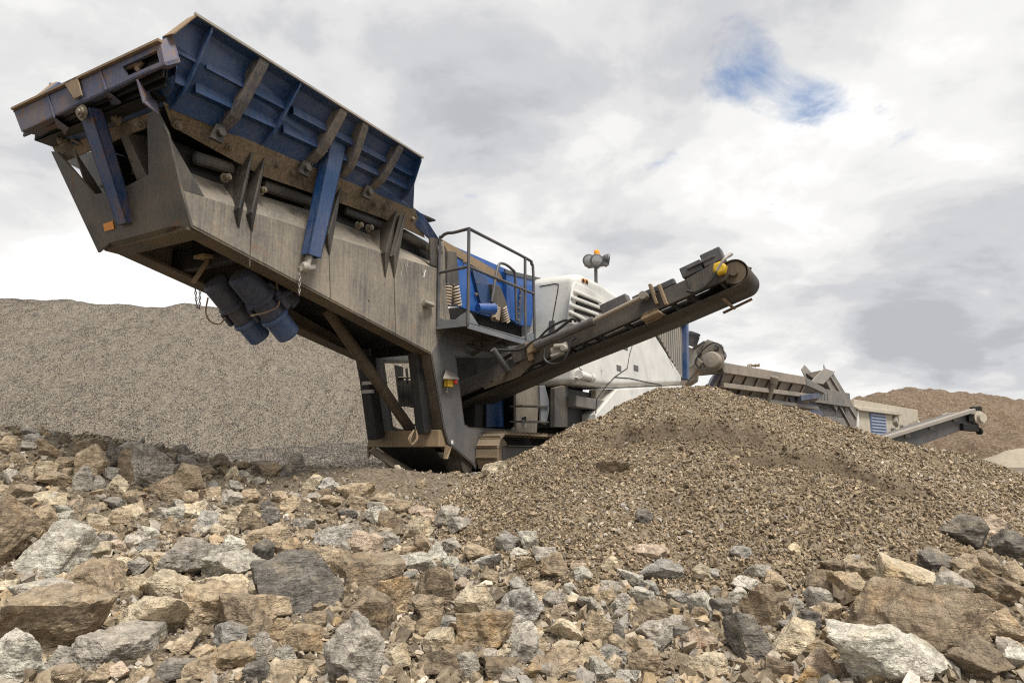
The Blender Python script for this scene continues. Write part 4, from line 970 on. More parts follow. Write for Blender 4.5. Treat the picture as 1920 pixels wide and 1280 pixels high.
b = MB(); b.plate([V3((UF+.24, c2.y+.14, c2.z)), V3((UF+.24, c3.y+.16, c3.z)), fb0, V3((fc.x+.03, -.42, fc.z-.04)), V3((fc.x+.02, -.45, fc.z))], (.02, .01, 0)); b.mirror(VM); b.build('corner_plate', M['blue'], front_wall)
for a, c, d, e in (((90, 176), (118, 262), (133, 270), (103, 250)), ((187, 124), (222, 224), (245, 215), (205, 232)), ((258, 148), (292, 180), (300, 186), (262, 172))):
    x0, y0 = a; x1, y1 = c; b = MB()
    P = E(x0, y0, UF-.01); q = E(x0+12, y0+44, UF-.02); pe = E(x1, y1, EF-.02); pf = V3((EF+.06, pe.y-.01, pe.z+.14)); 
    b.plate([P, q, V3((UF+.16, q.y, q.z-.06)), pe, pf, V3((UF+.1, P.y, P.z-.1))], (0, .03, 0)); b.build('front_gusset', M['blue_worn'], front_wall, .004)
for x, y in ((120, 266), (222, 226)): bolt(E(x, y, EF-.06), (-1, 0, 0), .06, .06, front_wall)
b = MB()
q = [E(122, 156, UF-.02), E(147, 145, UF-.02), E(156, 180, UF-.02), E(142, 187, UF-.02)]; b.plate(q, (-.02, 0, 0)); b.build('rusty_bracket', M['brown'], front_wall, .004)
b = MB(); b.beam(E(24, 205, UF-.015), E(300, 76, UF-.015), .05, .03, (0, 1, 0)); b.build('rim_edge', M['brown'], front_wall)
# ---- blue hydraulic props
def prop(top_, bot_, wdir, wid, dep_, ddir, mat):
    a, c = top_, bot_; b = MB(); t = .025
    wv, dv = wdir*wid/2, ddir*dep_
    b.plate([a-wv, a+wv, c+wv*.85, c-wv*.85], dv.normalized()*t)
    b.plate([a-wv, c-wv*.85, c-wv*.85+dv*.8, a-wv+dv], wdir*t); b.plate([a+wv, c+wv*.85, c+wv*.85+dv*.8, a+wv+dv], -wdir*t)
    b.plate([a-wv+dv, a+wv+dv, c+wv*.85+dv*.8, c-wv*.85+dv*.8], -dv.normalized()*t)
    return b.build('prop_arm', mat, crusher, .006)
ed = (E(305, 194, EF)-E(98, 276, EF)).normalized()
pr = prop(EP(157, 206, .24), EP(228, 420, .07), ed, .25, .16, V3((1, 0, .3)).normalized(), M['blue_prop'])
bolt(EP(156, 212, .26), (-1, 0, -.2), .075, .05, pr)
b = MB(); b.tube(EP(150, 190, .2), EP(148, 208, .2), .012); b.build('hydraulic_hose', M['rubber'], pr); b = MB(); b.tube(EP(144, 190, .2), EP(142, 208, .2), .012); b.build('hydraulic_hose', M['rubber'], pr)
pr2 = prop(S(636, 266, -.32), S(590, 480, -.20), X1, .30, .17, V3((0, 1, .05)).normalized(), M['blue'])
b = MB(); b.tube(S(580, 478, -.12), S(575, 500, -.12), .05); b.lathe(S(566, 500, -.14), X1, [(0, .05), (.03, .08), (.09, .08), (.12, .05)], 12); b.beam(S(560, 505, -.12), S(590, 500, -.12), .05, .06); b.build('foot_pin', M['galv'], pr2, .004)
def chain(pts, name, par, r=.006, link=.035):
    b = MB(); pts = [V3(p) for p in pts]
    for a, c in zip(pts, pts[1:]):
        n = max(1, int((c-a).length/link))
        for k in range(n):
            p = a.lerp(c, (k+.0)/n); q = a.lerp(c, (k+1.15)/n); d = (q-p); s = d.orthogonal().normalized()*.011
            if k % 2: s = s.cross(d.normalized())
            b.path([p, p+d*.2+s, p+d*.8+s, q, p+d*.8-s, p+d*.2-s, p], r, 5, 1)
    return b.build(name, M['galv'], par)
chain([S(562, 512, -.12), S(561, 553, -.12)], 'chain', pr2, .008, .04)
chain([S(366, 540, 1.5), S(369, 576, 1.5), S(374, 578, 1.5), S(375, 545, 1.5)], 'hanging_chain', crusher, .007, .04)
# ---- side fins
for (xt, yt), (xb, yb), (xc, yc) in (((473, 279), (446, 426), (447, 392)), ((497, 287), (471, 433), (470, 400)), ((640, 345), (617, 478), (614, 440)), ((745, 388), (722, 519), (722, 474)), ((761, 394), (739, 521), (738, 480))):
    p, q, c = S(xt, yt, -.0), S(xb, yb, -.01), S(xc, yc, -.09); b = MB()
    b.plate([p, V3((p.x, .36, p.z-.02)), V3((c.x-.05, .36, c.z+.28)), V3((c.x, .03, c.z-.02)), q, V3((c.x, -.09, c.z+.02))], (.03, 0, 0)); both(b, 'side_fin', M['steel_dark'], crusher, .004)
b = MB(); p, c = S(753, 392, .02), S(732, 480, -.05); b.plate([p, V3((p.x+.12, p.y, p.z-.02)), V3((c.x+.10, c.y, c.z)), c], (0, .02, 0)); both(b, 'fin_web', M['steel'], crusher)
b = MB(); p = EP(232, 262, -.05); b.plate([EP(225, 255, -.04), EP(238, 252, -.04), EP(275, 330, -.03), EP(256, 338, -.03)], EN*.25); b.build('end_fin', M['steel_dark'], crusher, .004)
# ---- vibration motors under the feeder
def motor(p0, p1, p2, R):
    ax = (p2-p0).normalized(); l = (p2-p0).length
    b = MB(); b.lathe(p0, ax, [(0, R*.80), (.03, R*.97), (.05, R), (.36*l, R), (.37*l, R*1.12), (.41*l, R*1.12), (.41*l, R*.80), (.66*l, R*.82)], 28)
    m = b.build('vibration_motor', M['steel_dark'] if 0 else M['motor'], crusher)
    b = MB(); b.lathe(p0+ax*.66*l, ax, [(0, R*.95), (.02*l, R*1.02), (.05*l, R*1.02), (.05*l, R*.86), (.32*l, R*.86), (.335*l, R*.80), (.34*l, R*.3)], 28); b.build('end_cap', M['motor_cap'], m)
    s = ax.orthogonal().normalized(); up = V3((0, 0, 1)); sd = ax.cross(up).normalized(); nn = sd.cross(ax)
    b = MB(); c = p0+ax*.55*l
    b.box(c+nn*R*.75, (.26*l, R*2.1, R*.5), (ax, sd, nn)); b.box(c-sd*R*.95-nn*.1, (.22*l, R*.35, R*.5), (ax, sd, nn)); b.build('motor_foot', M['motor'], m, .02)
    return m
M['motor'] = paint('grimy_blue_paint', (.012, .030, .075, 1), .34, .2, .5, .6, topdust=.6, dustcol=(.2, .16, .11, 1))
M['motor_cap'] = paint('clean_blue_paint', (.012, .07, .20, 1), .3, .1, .4, .7, topdust=.3)
m1 = motor(S(450, 512, .6), None, S(542, 628, .6), .205)
m2 = motor(S(402, 527, 1.15), None, S(488, 634, 1.15), .195)
b = MB(); b.path([S(515, 515, .45), S(521, 545, .42), S(522, 572, .4), S(500, 585, .4), S(470, 592, .38)], .012); b.path([S(390, 558, 1.0), S(386, 585, 1.0), S(395, 603, 1.0), S(412, 607, 1.0), S(422, 596, 1.0)], .011); b.build('cable', M['brown'], m1)
b = MB(); b.beam(S(520, 540, .62), S(545, 572, .62), .3, .2); b.tube(S(500, 530, .5), S(540, 560, .5), .05); b.tube(S(520, 560, .4), S(546, 545, .4), .04); b.beam(S(535, 515, .6), S(530, 580, .6), .1, .08); b.build('bracket', M['motor'], m1, .01)
b = MB(); b.beam(S(362, 530, .9), S(395, 480, .9), .05, .05); b.beam(S(372, 480, .9), S(402, 484, .9), .22, .05); b.build('hanger', M['brown'], crusher, .006)
# ---- front leg bay
b = MB(); b.rng((5.26, .05, -2.46), (5.5, 1.7, -2.16)); b.build('leg_crossbeam', M['brown'], crusher, .012)
b = MB(); b.plate([V3((5.35, .25, -2.46)), V3((5.35, 1.5, -2.46)), V3((6.2, 1.3, -2.98)), V3((6.2, .45, -2.98))], (0, 0, .04)); b.build('belly_skid', M['black'], crusher)
b = MB(); b.tube(V3((6.2, .05, -2.75)), V3((6.2, 1.7, -2.75)), .2, 20); b.build('skid_tube', M['steel_dark'], crusher)
b = MB(); b.plate([S(690, 846, 1.42), S(700, 838, 1.42), S(775, 882, 1.0), S(745, 884, 1.0)], (0, -.04, 0)); b.build('skid_brace', M['steel'], crusher)
b = MB(); p = L(345, 800, -2.4); b.tube(S(612, 578, .95), S(770, 805, .95), .10, 18); b.build('diagonal_strut', M['edge'], crusher)
b = MB(); b.beam(S(779, 660, .32), S(795, 812, .32), .22, .2, (0, 1, 0)); b.mirror(VM).build('inner_post', M['black'], crusher, .02)
b = MB(); b.beam(S(688, 690, 1.3), S(706, 822, 1.3), .26, .22, (0, 1, 0)); b.build('pump_column', M['black'], crusher, .02)
b = MB()
for y in (718, 734): b.box(S(690, y, 1.12), (.06, .24, .06))
b.build('step_plate', M['galv'], crusher)
b = MB(); b.plate([S(741, 684, 2.2), S(756, 688, 2.2), S(757, 712, 2.2), S(780, 714, 2.2), S(786, 762, 2.2), S(750, 762, 2.2)], (0, .03, 0)); b.tube(S(762, 690, 2.2), S(764, 714, 2.2), .03); b.tube(S(746, 708, 2.2), S(775, 708, 2.2), .02); b.build('rear_guard', M['steel_dark'], crusher)
b = MB()
for k in range(3): b.path([S(776, 806, .1), S(766+k*2, 822, .08), S(772, 832+k, .08), S(783-k, 822, .08), S(780, 806, .1)], .012)
b.build('coiled_cable', M['brown'], crusher)
b = MB(); b.plate([S(838, 834, -.06), S(847, 838, -.06), S(840, 860, -.06), S(834, 860, -.02)], (0, .04, 0)); b.mirror(VM); b.build('tow_lug', M['brown'], crusher, .004)
b = MB(); b.plate([S(846, 825, -.004), S(850, 825, -.004), S(850, 832, -.004), S(846, 832, -.004)], (0, .003, 0)); b.build('reflector_sticker', M['sticker'], crusher)
# emergency stop under its little hood
b = MB(); b.plate([S(836, 694, -.02), S(831, 710, -.18), S(861, 711, -.18), S(850, 700, -.02)], (0, .0, .015)); b.plate([S(836, 694, .0), S(831, 711, .0), S(832, 712, -.17)], (.012, 0, 0)); es = b.build('emergency_stop_hood', M['galv'], crusher)
b = MB(); b.box(S(841, 718, -.07), (.16, .1, .14)); b.build('stop_box', M['yellow'], es, .012)
b = MB(); b.lathe(S(850, 716, -.11), (.6, -1, 0), [(0, .035), (.03, .035), (.03, .05), (.06, .05), (.07, .03)], 14); b.build('stop_button', M['red'], es)
b = MB(); b.tube(S(838, 723, -.05), S(839, 732, -.05), .012); b.lathe(S(838, 734, -.03), Y1, [(0, .03), (.03, .03)], 10); b.build('key_tag', M['galv'], es)
# ---- central body seen through the frame
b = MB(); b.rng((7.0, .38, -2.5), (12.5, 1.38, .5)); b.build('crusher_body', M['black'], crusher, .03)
b = MB(); b.plate([S(913, 745, .3), S(944, 735, .3), S(944, 800, .3), S(913, 800, .3)], (0, .03, 0)); b.build('body_panel', M['blue'], crusher)
b = MB(); b.plate([S(968, 730, -.03), S(1012, 722, -.03), S(1006, 822, -.03), S(968, 812, -.03)], (0, .025, 0), [[S(978, 782, -.03), S(986, 780, -.03), S(988, 792, -.03), S(985, 802, -.03), S(979, 801, -.03), S(977, 791, -.03)]]); b.build('ladder_plate', M['steel_dusty'], crusher, .004)
# ---- crawler tracks
def track(v0, v1):
    zc = -2.57; r = .37; u0, u1 = 6.78, 11.6; path = []
    n = 60; L_ = 2*(u1-u0)+2*math.pi*r
    def at(s):
        s %= L_
        if s < u1-u0: return V3((u0+s, 0, zc+r)), V3((1, 0, 0))
        s -= u1-u0
        if s < math.pi*r: a = s/r; return V3((u1+r*math.sin(a), 0, zc+r*math.cos(a))), V3((math.cos(a), 0, -math.sin(a)))
        s -= math.pi*r
        if s < u1-u0: return V3((u1-s, 0, zc-r)), V3((-1, 0, 0))
        s -= u1-u0; a = s/r; return V3((u0-r*math.sin(a), 0, zc-r*math.cos(a))), V3((-math.cos(a), 0, math.sin(a)))
    vm = (v0+v1)/2
    fr = MB(); fr.rng((u0, vm-.12, zc-.2), (u1, vm+.12, zc+.14)); fr.rng((u0+.1, v0+.04, zc+.13), (u1, v1-.04, zc+.15)); tk = fr.build('crawler_track', M['steel_dark'], crusher, .02)
    for uu in (u0, u1):
        b = MB(); b.lathe(V3((uu, vm-.1, zc)), Y1, [(0, .1), (0, .27), (.03, .27), (.03, .31), (.17, .31), (.17, .27), (.2, .27), (.2, .1)], 28); b.build('idler_wheel', M['mud'], tk)
    for k in range(7):
        b = MB(); b.tube(V3((u0+.7+k*.55, vm-.14, zc-.24)), V3((u0+.7+k*.55, vm+.14, zc-.24)), .1); b.build('roller', M['mud'], tk)
    first = None
    for k in range(n):
        p, d = at(L_*k/n); nn = V3((d.z, 0, -d.x))*-1; nn = V3((-d.z, 0, d.x))
        b = MB(); w = L_/n*.93
        b.box(V3((p.x, vm, p.z)), (w, v1-v0, .035), (d, Y1, nn)); b.box(V3((p.x, vm, p.z))+nn*.032-d*w*.3, (.022, v1-v0-.02, .04), (d, Y1, nn)); b.box(V3((p.x, vm, p.z))-nn*.03, (w*.8, .16, .04), (d, Y1, nn))
        b.build('track_shoe', M['mud'], tk)
    return tk
track(-.50, -.02); track(W+.02, W+.50)
# ---- platform and railings
PU, PV, PW = 5.05, -.68, -.33
pe = E(1008, 642, 8.0); PE = 7.65
b = MB(); b.rng((PU, PV, PW), (PE, -.005, PW+.03)); platform = b.build('platform', M['steel'], crusher, .006)
b = MB(); kt = PW+.03
b.plate([V3((PU-.02, -.0, kt-.08)), V3((PU-.02, PV, kt-.08)), V3((PU-.02, PV, kt+.19)), V3((PU-.02, PV*.78, kt+.13)), V3((PU-.02, PV*.62, kt+.06)), V3((PU-.02, PV*.3, kt+.08)), V3((PU-.02, PV*.12, kt+.14)), V3((PU-.02, 0, kt+.12))], (.02, 0, 0))
b.plate([V3((PU, PV-.0, kt-.12)), V3((PE, PV, kt-.12)), V3((PE, PV, kt+.10)), V3((PE-.18, PV, kt+.20)), V3((PE-.36, PV, kt+.12)), V3((PE-.6, PV, kt+.02)), V3((PU+.35, PV, kt+.0)), V3((PU+.1, PV, kt+.17)), V3((PU, PV, kt+.17))], (0, .02, 0)); b.build('kick_plate', M['slate'], platform, .004)
b = MB(); b.beam(V3((PU+.3, PV+.1, PW-.03)), V3((PE, PV+.1, PW-.03)), .08, .08); b.beam(V3((PU+1.2, PV+.02, PW-.05)), V3((PU+1.2, 0, PW-.35)), .08, .06); b.beam(V3((PE-.3, PV+.02, PW-.05)), V3((PE-.3, 0, PW-.35)), .08, .06); b.build('platform_bracket', M['steel_dark'], platform)
R_ = .03
top0, mid0 = 1.05, .62
z0 = kt
RT0 = E(882, 428, PU).z; RM0 = E(877, 500, PU).z
EU = PE-.12
b = MB(); f0 = V3((PU, -.03, z0)); 
b.path([V3((PU, -.04, z0)), V3((PU, -.04, RT0-.22)), V3((PU, -.09, RT0-.06)), V3((PU, -.2, RT0-.01)), V3((PU, -.36, RT0-.02)), V3((PU, PV, RT0))], R_, 10, 4)
b.path([V3((PU, PV, RT0)), V3((EU-.3, PV, RT0-.0)), V3((EU-.08, PV, RT0-.06)), V3((EU, PV, RT0-.24)), V3((EU+.05, PV, z0))], R_, 10, 5); b.build('handrail', M['rail'], platform)
b = MB(); b.tube(V3((PU, PV, z0-.05)), V3((PU, PV, RT0)), R_); b.build('rail_post', M['rail'], platform)
b = MB(); b.tube(V3((EU-.36, PV, z0)), V3((EU-.36, PV, RT0)), R_); b.build('rail_post', M['rail'], platform)
b = MB(); b.tube(V3((PU, -.04, RM0-.03)), V3((PU, PV, RM0)), R_*.9); b.tube(V3((PU, PV, RM0)), V3((EU+.02, PV, RM0+.02)), R_*.9); b.build('mid_rail', M['rail'], platform)
b = MB(); v_ = -.12; b.path([S(922, 566, v_), S(933, 503, v_), S(943, 494, v_), S(960, 505, v_), S(966, 520, v_), S(968, 600, v_)], R_, 10, 5); b.build('inner_rail', M['rail'], platform)
# ---- blue grizzly box on its coil springs behind the platform
v0 = .16
b = MB(); b.plate([S(830, 452, v0), S(1004, 528, v0), S(990, 612, v0), S(905, 590, v0), S(862, 575, v0), S(832, 572, v0)], (0, .05, 0)); screen_box = b.build('screen_box', M['blue_bright'], crusher, .006)
b = MB(); b.plate([S(828, 448, v0-.02), S(936, 510, v0-.02), S(944, 522, v0-.02), S(938, 528, v0-.02), S(838, 470, v0-.02)], (0, .04, 0)); b.build('top_strip', M['brown'], screen_box, .004)
b = MB(); b.plate([S(949, 508, v0-.10), S(1013, 522, v0-.10), S(996, 612, v0-.10), S(976, 610, v0-.10), S(952, 595, v0-.10)], (0, .10, 0)); b.build('side_box', M['blue_bright'], screen_box, .01)
b = MB(); b.plate([S(947, 505, v0-.12), S(1014, 521, v0-.12), S(1012, 528, v0-.12), S(948, 512, v0-.12)], (0, .03, 0)); b.build('cover_strip', M['rail'], screen_box)
b = MB(); b.plate([S(977, 535, v0-.14), S(988, 537, v0-.14), S(978, 608, v0-.14), S(968, 606, v0-.14)], (0, .02, 0)); b.build('bolted_strip', M['blue'], screen_box)
for k in range(6): bolt(S(976-k*.9, 545+k*11, v0-.15), (0, -1, 0), .02, .02, screen_box)
for (x0, y0), (x1, y1), (x2, y2), (x3, y3) in (((840, 470), (856, 472), (862, 530), (838, 528)), ((922, 532), (938, 536), (952, 572), (926, 570))):
    b = MB(); b.plate([S(x0, y0, .02), S(x1, y1, .02), S(x2, y2, .02), S(x2-4, y2+8, .02), S(x3+2, y3+6, .02), S(x3, y3, .02)], (0, .16, 0)); b.build('spring_bracket', M['steel'], screen_box, .01)
def spring(a, c, r, turns, wire=.021):
    d = c-a; Xa = d.normalized(); Ya = Xa.orthogonal().normalized(); Za = Xa.cross(Ya); n = turns*14
    pts = [a+d*(i/n)+(Ya*math.cos(2*math.pi*i/14)+Za*math.sin(2*math.pi*i/14))*r for i in range(n+1)]
    b = MB(); b.path(pts, wire, 6, 1); return b.build('coil_spring', M['spring'], screen_box)
for a, c in (((839, 534), (836, 572)), ((851, 534), (857, 573)), ((931, 576), (928, 600)), ((941, 574), (948, 604))): spring(S(*a, .08), S(*c, .08), .085, 7)
b = MB(); b.lathe(S(896, 578, .05), (.9, -.4, .1), [(0, .10), (.4, .12), (.42, .06)], 20); b.build('drive_motor', M['blue_bright'], screen_box)
b = MB(); b.lathe(S(912, 552, v0-.03), (0, 1, 0), [(0, .10), (.03, .10)], 18); b.build('port_cover', M['galv'], screen_box)
for x, y in ((870, 492), (893, 530), (892, 552)): bolt(S(x, y, v0-.03), (0, -1, 0), .03, .03, screen_box)
b = MB()
b.plate([S(886, 505, v0-.06), S(912, 520, v0-.06), S(930, 560, v0-.06), S(912, 585, v0-.06), S(902, 570, v0-.06)], (0, .05, 0)); b.build('support_web', M['blue'], screen_box)
# ---- white engine housing
HV = -1.0; HU = S(1078, 512, HV).x; HT = S(1078, 512, HV).z; HF = 2.5
prof = [S(1064, 717, HV), S(1077, 512, HV), S(1096, 514, HV), S(1130, 531, HV), S(1172, 559, HV), S(1200, 580, HV), S(1279, 702, HV), S(1279, 722, HV), S(1152, 727, HV)]
prof[0].x = HU; prof[1].x = HU
b = MB(); b.plate(prof, (0, HF-HV, 0)); housing = b.build('engine_housing', M['white'], crusher, .16, 6)
b = MB(); b.plate([S(1157, 729, HV+.02), S(1279, 722, HV+.02), S(1279, 800, HV+.02), S(1118, 800, HV+.02), S(1118, 776, HV+.02)], (0, .5, 0)); b.build('lower_skirt', M['white'], housing, .03, 3)
def seam(pts, name='seam', r=.013):
    b = MB(); P = [S(x, y, HV-.0) for x, y in pts]
    for p, q in zip(P, P[1:]): b.beam(p, q, .012, .035, (0, 1, 0)) if 0 else b.tube(p, q, r, 8)
    b.build(name, M['slot'], housing)
seam([(1190, 632), (1180, 665), (1176, 690), (1152, 707)]); seam([(1152, 707), (1138, 722), (1119, 748), (1117, 775)]); seam([(1152, 707), (1180, 709), (1240, 722)])
b = MB(); P = [E(x, y, HU-.0) for x, y in ((1012, 537), (1040, 532), (1047, 533), (1046, 545), (1036, 600), (1034, 620))]
for p, q in zip(P, P[1:]): b.tube(p, q, .012, 8)
b.build('door_seam', M['slot'], housing)
b = MB(); b.box(E(1035, 613, HU-.02), (.03, .14, .3)); b.build('door_latch', M['rail'], housing, .01)
# louvres
vp = [S(1074, 537, HV-.03), S(1079, 527, HV-.03), S(1112, 544, HV-.03), S(1128, 556, HV-.03), S(1138, 583, HV-.03), S(1136, 600, HV-.03), S(1090, 612, HV-.03), S(1066, 606, HV-.03)]
b = MB(); b.plate(vp, (0, .06, 0)); vent = b.build('vent_panel', M['white'], housing, .03, 3)
for (xa, ya), (xb, yb) in (((1077, 546), (1126, 567)), ((1073, 558), (1134, 581)), ((1070, 572), (1120, 590)), ((1068, 585), (1094, 598))):
    p, q = S(xa, ya, HV-.06), S(xb, yb, HV-.06)
    b = MB(); b.beam(p, q, .09, .085); b.build('louvre', M['white'], housing, .03, 3)
    b = MB(); b.beam(p+V3((.25, .022, -.075)), q+V3((-.15, .022, -.075)), .05, .05); b.build('louvre_slot', M['slot'], housing)
P = [S(1091, 521, HV-.012), S(1103, 525, HV-.012), S(1103, 533, HV-.012), S(1091, 528, HV-.012)]
b = MB(); b.plate([P[0].lerp(P[3], .0), P[0].lerp(P[1], .46), P[3].lerp(P[2], .46), P[3]], (0, .004, 0)); b.plate([P[0].lerp(P[1], .54), P[1], P[2], P[3].lerp(P[2], .54)], (0, .004, 0)); wsn = b.build('warning_sign', M['sticker_o'], housing)
b = MB()
for s0, s1 in ((.08, .38), (.62, .92)):
    a_ = P[3].lerp(P[2], s0).lerp(P[0].lerp(P[1], s0), .2); c_ = P[3].lerp(P[2], s1).lerp(P[0].lerp(P[1], s1), .2); t_ = P[0].lerp(P[1], (s0+s1)/2).lerp(P[3].lerp(P[2], (s0+s1)/2), .2)
    o_ = V3((0, -.004, 0)); 
    for p, q in ((a_, c_), (c_, t_), (t_, a_)): b.beam(p+o_, q+o_, .004, .035)
b.build('warning_pictogram', M['slot'], housing)
b = MB(); p, q = S(1086, 702, HV-.08), S(1108, 708, HV-.08); b.tube(p, q, .085, 16); b.tube(p-X1*.02, p+X1*.16, .1, 16); b.tube(q-X1*.1, q+X1*.05, .11, 16); b.rng(S(1082, 706, HV-.06), S(1092, 712, HV)); b.build('door_handle', M['white'], housing, .01)
seam([(1082, 640), (1086, 690), (1100, 700)], 'seam', .008); seam([(1240, 640), (1262, 690)], 'seam', .008)
for x, y in ((1160, 690), (1192, 690), (1172, 650)):
    b = MB(); b.rng(S(x-3, y+4, HV-.012), S(x+3, y-4, HV+.02)); b.build('panel_latch', M['rail'], housing, .008)
for x, y in ((1148, 655), (1128, 690)):
    b = MB(); b.tube(S(x, y+4, HV-.01), S(x, y-4, HV-.01), .03); b.build('hinge', M['white'], housing)
b = MB()
for x, y in ((1064, 540), (1062, 600), (1068, 690), (1145, 715), (1112, 708)): b.lathe(S(x, y, HV-.012), Y1, [(0, .012), (.004, .02), (.012, .02)], 8)
b.build('fastener', M['galv'], housing)
# radiator grille
b = MB(); g0, g1, g2, g3 = S(1218, 602, HV+.06), S(1272, 597, HV+.06), S(1280, 604, HV+.06), S(1281, 712, HV+.06)
b.plate([g0, g1, g2, g3], (0, .8, 0)); grille = b.build('radiator_grille', M['bggrey'], crusher)
nb = 13
for k in range(nb):
    t = (k+.5)/nb; a_ = g0.lerp(g1, t); xb = a_.x; zb = g0.z+(g3.z-g0.z)*t
    b = MB(); b.beam(V3((xb, HV+.03, a_.z-.02)), V3((xb, HV+.03, zb)), .10, .06, (0, 1, 0)); b.build('grille_bar', M['galv'], grille, .01)
b = MB(); b.beam(g2+V3((.05, -.06, 0)), g3+V3((.05, -.06, 0)), .25, .2, (0, 1, 0)); b.beam(g1+V3((-.6, -.04, .02)), g2+V3((.1, -.04, -.02)), .2, .12); b.build('grille_frame', M['blue'], grille, .02)
# undercarriage below the housing
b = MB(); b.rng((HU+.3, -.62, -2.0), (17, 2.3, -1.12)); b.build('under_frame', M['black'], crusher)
b = MB(); b.rng((HU+.2, -.9, -1.55), (HU+2.4, -.5, -1.3)); b.build('tool_box', M['bggrey'], crusher, .02)
b = MB(); b.plate([S(1118, 730, HV+.25), S(1150, 730, HV+.25), S(1150, 800, HV+.25), S(1116, 800, HV+.25)], (0, .2, 0)); b.build('beige_panel', M['cream'], crusher, .02)
b = MB(); b.plate([S(1040, 727, -.7), S(1064, 722, -.7), S(1064, 800, -.7), S(1040, 800, -.7)], (0, .1, 0)); b.build('rear_bracket', M['steel_dark'], crusher)
# access ladder
b = MB(); 
for x0, x1 in ((1014, 1024), ): b.plate([S(1012, 724, -.55), S(1022, 722, -.55), S(1032, 760, -.55), S(1024, 796, -.55), S(1015, 792, -.55)], (0, .05, 0))
ladder = b.build('access_ladder', M['slate'], crusher, .006)
for y in (761, 790):
    b = MB(); b.beam(S(967, y, -.45), S(1018, y+1, -.45), .28, .035); b.build('rung', M['steel_dark'], ladder)
# ---- light mast
mp = S(1117, 520, .3); b = MB(); b.tube(mp-Z1*.8, S(1117, 497, .3), .05, 12); b.box(S(1118, 497, .3), (.34, .62, .05)); b.tube(S(1118, 496, .3), S(1119, 480, .3), .09, 14); mast = b.build('light_mast', M['rail'], crusher)
b = MB(); b.lathe(S(1119, 480, .3), Z1, [(0, .085), (.1, .09), (.16, .08), (.19, .04)], 18); b.build('beacon', M['orange'], mast)
for x, y, dv in ((1103, 491, -.25), (1110, 488, .1), (1130, 488, -.1), (1133, 490, .25)):
    p = S(x, y, .3)+V3((0, dv, 0)); ax = V3((-.85, -.5, -.1)) if x < 1115 else V3((.5, -.85, -.1))
    b = MB(); b.lathe(p+ax*.1, -ax, [(0, .16), (.03, .19), (.06, .19), (.16, .15), (.24, .07), (.26, .02)], 20); b.tube(p, p-Z1*.22, .025); fl_ = b.build('floodlight', M['rail'], mast)
    b = MB(); b.lathe(p+ax*.12, -ax, [(0, .05), (.015, .12), (.025, .165)], 20); b.build('lamp_glass', M['lens'], mast)
# ---- side conveyor
CU = 6.45; C0, C1 = E(866, 728, CU), E(1372, 502, CU); CD = (C1-C0).normalized(); CN = V3((0, -CD.z, CD.y)); CN = CN if CN.z > 0 else -CN; CW = 1.10
CL = (C1-C0).length
def cp(x, y, u): 
    p = E(x, y, u); return p
def cpt(s, n, u): return V3((u, 0, 0))+V3((0, C0.y, C0.z))+CD*s+CN*n
conv = MB()
for u in (CU, CU+CW):
    for h in (-.13, .13): conv.box(cpt(CL*.5-.38, h, u+.04), (.10, CL+.36, .022), (X1, CD, CN))
    conv.box(cpt(CL*.5-.38, 0, u+.0), (.022, CL+.36, .26), (X1, CD, CN))
conveyor = conv.build('side_conveyor', M['conv'], crusher, .003)
# belt loop
RB = .29
b = MB(); n0 = .14; n1 = -.42; bl = CL+.1
prof = []
N_ = 14
top_pts = [(-0.9, .12), (bl, .12)]
cx, cn, rr_ = CL-.0, -.07, .21
for k in range(N_+1):
    a = math.pi/2-math.pi*k/N_; prof.append((cx+rr_*math.cos(a), cn+rr_*math.sin(a)))
prof = [(-1.4, .12), (-.2, .13)]+prof+[(CL*.78, -.285), (CL*.4, -.23), (-.2, -.24), (-1.4, -.26)]
vs, fs = [], []
for s_, n_ in prof: vs += [cpt(s_, n_, CU+.07), cpt(s_, n_, CU+CW-.03)]
for k in range(len(prof)-1): fs.append((2*k, 2*k+1, 2*k+3, 2*k+2))
b.add(vs, fs, True); belt = b.build('belt', M['belt'], conveyor)
sol = belt.modifiers.new('thick', 'SOLIDIFY'); sol.thickness = .018
b = MB(); b.tube(cpt(cx, cn, CU+.08), cpt(cx, cn, CU+CW-.04), rr_-.02, 28); b.tube(cpt(cx, cn, CU-.02), cpt(cx, cn, CU+CW+.06), .07, 16)
b.build('head_drum', M['edge'], conveyor)
b = MB(); b.lathe(cpt(cx-.16, cn+.10, CU-.20), X1, [(0, .08), (.02, .115), (.14, .115), (.14, .085), (.3, .085)], 6); b.build('drive_motor', M['yellow'], conveyor, .006)
b = MB()
for u in (CU-.03, CU+CW+.02): b = MB(); b.plate([cpt(cx-.75, -.12, u), cpt(cx-.2, -.16, u), cpt(cx-.08, -.1, u), cpt(cx-.05, .05, u), cpt(cx-.2, .2, u), cpt(cx-.75, .14, u)], (.025, 0, 0)); b.build('head_plate', M['steel_dark'], conveyor, .006)
0
for s0, s1, hh, ww in ((cx-.40, cx-.05, .16, .26), (cx-.80, cx-.42, .13, .20), (cx-1.75, cx-.95, .075, .12), (cx-2.35, cx-1.82, .13, .22)):
    b = MB(); b.box(cpt((s0+s1)/2, .15+hh, CU+.1), (ww, s1-s0, hh*1.5), (X1, CD, CN)); b.build('guard_box', M['rail'], conveyor, .02)
b = MB(); b.box(cpt(cx-.42, .30, CU+CW*.5), (CW+.1, .5, .04), (X1, CD, CN)); b.build('head_cover', M['rail'], conveyor, .01)
b = MB(); b.beam(cpt(cx-.25, .26, CU+CW+.05), cpt(cx+.12, .24, CU+CW+.05), .05, .08); b.beam(cpt(cx+.05, .28, CU+CW+.02), cpt(cx+.18, .18, CU+CW+.02), .05, .06); b.build('scraper_arm', M['steel_dark'], conveyor)
